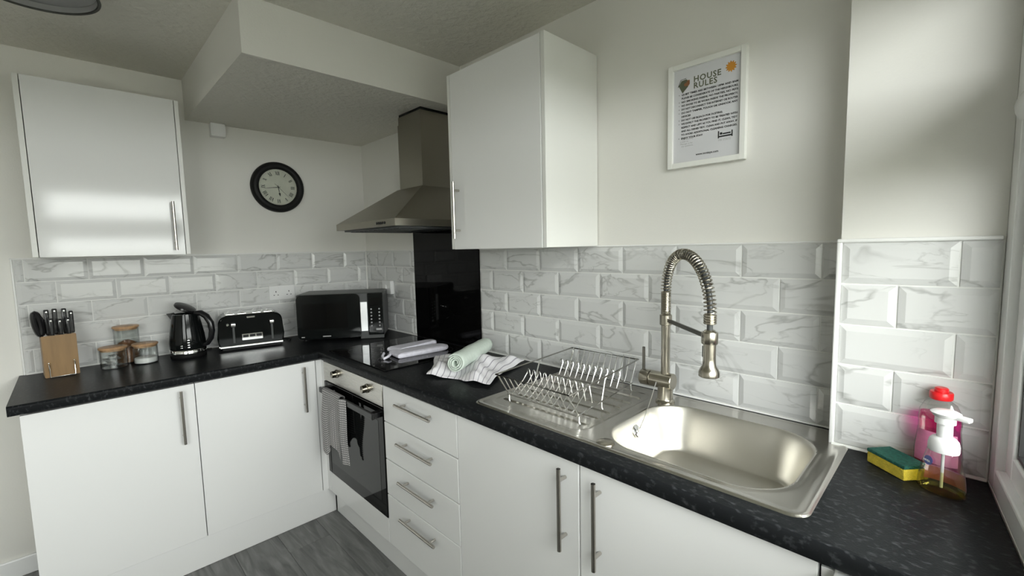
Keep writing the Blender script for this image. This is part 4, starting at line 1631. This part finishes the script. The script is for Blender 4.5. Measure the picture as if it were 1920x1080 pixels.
def hand_(name, ang, l, w, x, tail=.012, spade=False):
    bm = nb()
    d = Vector((0, math.sin(ang), math.cos(ang))); n_ = Vector((0, math.cos(ang), -math.sin(ang)))
    c = Vector((FXc + x, CC.y, CC.z))
    pts = [(-tail, w * .6), (0, w), (l * .7, w * .7), (l, 0.0004)]
    if spade:
        pts = [(-tail, w * .6), (0, w), (l * .62, w * .6), (l * .66, w * 2.6), (l * .78, w * 2.2), (l, .0004)]
    outl_ = [(p, q) for p, q in pts] + [(p, -q) for p, q in pts[::-1]]
    a_ = [bm.verts.new(c + d * p + n_ * q) for p, q in outl_]
    b_ = [bm.verts.new(c + d * p + n_ * q + Vector((.0008, 0, 0))) for p, q in outl_]
    bm.faces.new(a_[::-1]); bm.faces.new(b_)
    for i in range(len(a_)):
        j = (i + 1) % len(a_)
        bm.faces.new((a_[i], a_[j], b_[j], b_[i]))
    obj(name, bm, M['ink'], t)


hand_('hour_hand', 2 * PI * (5 + 43 / 60) / 12, .055, .0022, .0012, spade=True)
hand_('minute_hand', 2 * PI * 43.5 / 60, .078, .0018, .0024)
hand_('second_hand', 2 * PI * 22.5 / 60, .085, .0009, .0036, tail=.028)
b = nb(); lathe(b, [(.004, .018), (.004, .0235), (0, .0245)], n=16, mtx=RC); obj('pin', b, M['ink'], t)
b = nb(); lathe(b, [(.1075, .0265), (.1075, .0275), (0, .0278)], n=48, mtx=RC); obj('lens', b, M['pane'], t)

# framed house rules
PX0, PX1, PZ0, PZ1 = 2.236, 2.481, 1.691, 2.024
t = thing('framed_poster', 'white framed house rules sheet on the wall above the tap', 'poster', ((PX0 + PX1) / 2, 0, PZ0))
b = nb()
fw_ = .017
for (x0, z0, x1, z1) in ((PX0, PZ0, PX0 + fw_, PZ1), (PX1 - fw_, PZ0, PX1, PZ1), (PX0 + fw_, PZ0, PX1 - fw_, PZ0 + fw_), (PX0 + fw_, PZ1 - fw_, PX1 - fw_, PZ1)):
    box(b, x0, -.020, z0, x1, -.0005, z1, bev=.0015)
obj('frame', b, M['frame'], t)
b = nb(); box(b, PX0 + fw_ - .002, -.0100, PZ0 + fw_ - .002, PX1 - fw_ + .002, -.002, PZ1 - fw_ + .002); sheet = obj('sheet', b, M['paper'], t)
PY = -.0103


def pm(x, z):
    return plane_mtx((x, PY, z), (1, 0, 0), (0, 0, 1))


text_obj('heading', 'HOUSE\nRULES', .0250, M['olive'], sheet, pm(2.318, 1.9585), spacing=1.12, line=.80, bold=.0006)
RULES = [('QUIET TIMES ARE BETWEEN 10PM AND 8AM', 1), ('PLEASE BE CONSIDERATE OF THE NEIGHBOURS.', 0), ('NO SMOKING INSIDE, NO PARTIES, NO PETS', 1),
         ('NO SHOES TO BE WORN INSIDE THE PROPERTY.', 1), ('DO NOT DISCONNECT THE INTERNET OR ROUTER', 1), ('DO NOT TAMPER, TOUCH OR UNHOOK ANY', 1), ('DEVICES', 0),
         ('DO NOT USE BLEACH FOR DUSTING.', 1), ('WE EXPECT THE PROPERTY TO BE TREATED WITH', 1), ('RESPECT AND LEFT AS YOU FIND IT, CLEAN, TIDY', 0), ('AND ALL DISHES TIDY, CLEAN AND PUT AWAY, IF', 0),
         ('TO AVOID ADDITIONAL CLEANING CHARGES.', 0), ('ENJOY YOUR STAY!', 1)]
for i, (s_, bl_) in enumerate(RULES):
    z = 1.9245 - i * .01165
    L_ = .176 if len(s_) > 33 else .176 * len(s_) / 40
    me = text_mesh(s_, .0078, bold=.00035)
    xs_ = [v.co.x for v in me.vertices]
    k_ = L_ / max(1e-6, max(xs_) - min(xs_))
    W = WM[sheet.name]
    me.transform(W.inverted() @ pm(2.279, z) @ Matrix.Diagonal((k_, 1.0, 1, 1)))
    me.name = 'rule_line'
    me.materials.clear(); me.materials.append(M['ink'])
    o = bpy.data.objects.new('rule_line', me); COL.objects.link(o); o.parent = sheet
    if bl_:
        b = nb(); box(b, 2.2705, PY - .0002, z + .0018, 2.2725, PY, z + .0040); obj('bullet', b, M['ink'], sheet)
# sun
b = nb()
sc_ = Vector((2.4335, PY, 1.9745))
pts = []
for i in range(48):
    r_ = .0165 if i % 4 in (0, 1) else .0125
    a = 2 * PI * i / 48
    pts.append(b.verts.new(sc_ + Vector((r_ * math.cos(a), 0, r_ * math.sin(a)))))
b.faces.new(pts); obj('sun_emblem', b, M['orange'], sheet)
# hexagon emblem with a small heart
b = nb(); cx, cz = 2.288, 1.953
for off, pts in ((0, [(-.019, .004), (-.010, .019), (.006, .021), (.016, .012), (.012, -.004), (-.006, -.021)]),):
    b.faces.new([b.verts.new((cx + x, PY, cz + z)) for x, z in pts])
obj('hexagon_emblem', b, M['olive'], sheet)
b = nb()
tube(b, [(cx - .021, PY, cz + .001), (cx - .012, PY, cz + .022), (cx + .006, PY, cz + .024)], .0008, 5); obj('emblem_line', b, M['ink'], sheet)
b = nb()
b.faces.new([b.verts.new((cx + x, PY - .0003, cz + z)) for x, z in [(-.002, .004), (.001, .009), (.006, .010), (.012, .017), (.018, .016), (.018, .004), (.014, -.001), (.003, -.001)]])
obj('heart_emblem', b, M['brownink'], sheet)
for i, s_ in enumerate(('Your booking', 'is with us.', 'Message us for', 'any questions.')):
    text_obj('small_print', s_, .0070, M['greyprint'], sheet, pm(2.276 + (.004 if i in (0, 3) else 0), 1.781 - i * .0072))
text_obj('web_address', 'www.mrstays.com', .0095, M['ink'], sheet, pm(2.329, 1.7255), bold=.0003)
# bed-shaped mark
b = nb()
box(b, 2.398, PY - .0003, 1.7665, 2.4015, PY, 1.7885); box(b, 2.4385, PY - .0003, 1.7665, 2.442, PY, 1.7855); box(b, 2.4015, PY - .0003, 1.7690, 2.4385, PY, 1.7735)
box(b, 2.404, PY - .0003, 1.7765, 2.411, PY, 1.7835); box(b, 2.412, PY - .0003, 1.7765, 2.436, PY, 1.7805)
obj('bed_emblem', b, M['ink'], sheet)
text_obj('emblem_caption', 'MR STAYS', .0085, M['greyprint'], sheet, pm(2.399, 1.7575))

# ceiling light, off
t = thing('ceiling_light', 'round grey flush ceiling light with dark rim, switched off', 'ceiling light', (.82, -1.51, CEIL))
b = nb(); lathe(b, [(.168, 2.302), (.168, CEIL - .001), (.160, CEIL - .001), (.160, 2.302)], c=(.82, -1.51, 0), n=64, close=False); obj('shade', b, M['lampgrey'], t)
b = nb(); tube(b, [(.82 + .166 * math.cos(2 * PI * i / 64), -1.51 + .166 * math.sin(2 * PI * i / 64), 2.301) for i in range(64)], .0042, 8, closed=True); obj('rim', b, M['lamprim'], t)
b = nb(); lathe(b, [(.158, 2.320), (.158, 2.324), (0, 2.324)], c=(.82, -1.51, 0), n=64); obj('diffuser', b, M['lampgrey'], t)

# ------------------------------------------------------------------ things by the window
# washing-up sponge
sa = math.atan2(-.65, .76)
t = thing('sponge', 'yellow sponge with green scouring top beside the bottles', 'sponge', (2.875, -.185, WT), sa)
b = nb(); box(b, -.047, -.029, .0005, .047, .029, .026, bev=.003); obj('foam', b, M['sponge'], t, local=True)
b = nb(); box(b, -.0475, -.0295, .0262, .0475, .0295, .034, bev=.002); obj('scouring_pad', b, M['scour'], t, local=True)


def oval_shell(name, prof, sx, sy, m, par, n=36, inner=None):
    """prof: (half width, height)"""
    bm = nb()
    lathe(bm, [(r, z) for r, z in prof], n=n, sx=sx, sy=sy)
    return obj(name, bm, m, par, local=True)


# pink washing-up liquid
t = thing('detergent_bottle', 'clear bottle of bright pink washing-up liquid with red cap', 'bottle', (2.940, -.147, WT), math.radians(-12))
bm = nb(); lathe(bm, [(.036, .0005), (.040, .004), (.041, .05), (.038, .085), (.036, .105), (.037, .125), (.035, .145), (.027, .163), (.015, .172), (.015, .178)], n=36, sy=.56, close=False); obj('bottle', bm, M['clearplastic'], t, local=True)
bm = nb(); lathe(bm, [(.034, .002), (.038, .005), (.039, .05), (.036, .085), (.034, .105), (.035, .125), (.0335, .140), (0, .140)], n=36, sy=.54); obj('liquid', bm, M['pinkliquid'], t, local=True)
bm = nb(); lathe(bm, [(.0185, .1725), (.020, .175), (.020, .187), (.0185, .189)], n=28); cap = obj('cap', bm, M['redcap'], t, local=True)
bm = nb(); lathe(bm, [(.012, .1892), (.012, .196), (.010, .198), (0, .198)], n=24); obj('cap_nozzle', bm, M['redcap'], cap, local=True)
bm = nb()
rows = []
for z, r in ((.030, .0415), (.060, .0413), (.085, .0385), (.100, .0370)):
    rows.append([bm.verts.new((r * 1.01 * math.cos(a), r * 1.01 * .56 * math.sin(a), z)) for a in [math.radians(-150 + 120 * i / 16) for i in range(17)]])
for a, c in zip(rows, rows[1:]):
    for j in range(16):
        bm.faces.new((a[j], a[j + 1], c[j + 1], c[j]))
obj('label', bm, M['pinklabel'], t, local=True)

# foaming hand soap
t = thing('soap_pump', 'clear foaming hand soap bottle with white pump and yellow soap', 'bottle', (2.950, -.243, WT), math.radians(-24))
bm = nb(); lathe(bm, [(.036, .0005), (.0405, .006), (.0395, .025), (.036, .050), (.030, .075), (.026, .092), (.024, .098)], n=36, sy=.60, close=False); bot = obj('bottle', bm, M['clearplastic'], t, local=True)
bm = nb(); lathe(bm, [(.034, .003), (.0385, .007), (.0375, .025), (.0355, .044), (0, .044)], n=36, sy=.57); obj('liquid', bm, M['soapyellow'], t, local=True)
bm = nb(); lathe(bm, [(.0245, .090), (.0252, .093), (.0250, .104), (.0232, .113), (.0185, .119), (.0120, .121)], n=32, sy=.88); obj('collar', bm, M['pumpwhite'], t, local=True)
bm = nb(); lathe(bm, [(.0125, .1212), (.0125, .148), (.0165, .149), (.0165, .162), (.020, .164), (.024, .171), (.019, .174), (0, .175)], n=32); ph = obj('pump_head', bm, M['pumpwhite'], t, local=True)
bm = nb(); box(bm, .010, -.008, .162, .040, .008, .171, bev=.003); obj('spout', bm, M['pumpwhite'], ph, local=True)
bm = nb(); tube(bm, [(0, 0, .012), (0, 0, .118)], .0028, 8); obj('dip_tube', bm, M['pumpwhite'], t, local=True)
bm = nb(); lathe(bm, [(.0095, 0), (.0095, .0006), (0, .0007)], n=28, mtx=Matrix.Translation((-.0145, -.0195, .068)) @ Matrix.Rotation(math.radians(82), 4, 'X') @ Matrix.Rotation(math.radians(-22), 4, 'Y')); bd_ = obj('badge', bm, M['bluelabel'], bot, local=True)
text_obj('badge_lettering', 'NIVEA', .0052, M['white'], bd_, WM[t.name] @ Matrix.Translation((-.0215, -.0185, .066)) @ Matrix.Rotation(math.radians(-22), 4, 'Z') @ Matrix.Rotation(math.radians(82), 4, 'X') @ Matrix.Translation((0, 0, .0022)), bold=.0002)
bm = nb()
rows = []
for z, r in ((.014, .0412), (.030, .0398), (.046, .0378)):
    rows.append([bm.verts.new((r * 1.01 * math.cos(a), r * 1.01 * .60 * math.sin(a), z)) for a in [math.radians(35 + 115 * i / 16) for i in range(17)]])
for a, c in zip(rows, rows[1:]):
    for j in range(16):
        bm.faces.new((a[j], a[j + 1], c[j + 1], c[j]))
obj('back_label', bm, M['pinklabel'], bot, local=True)
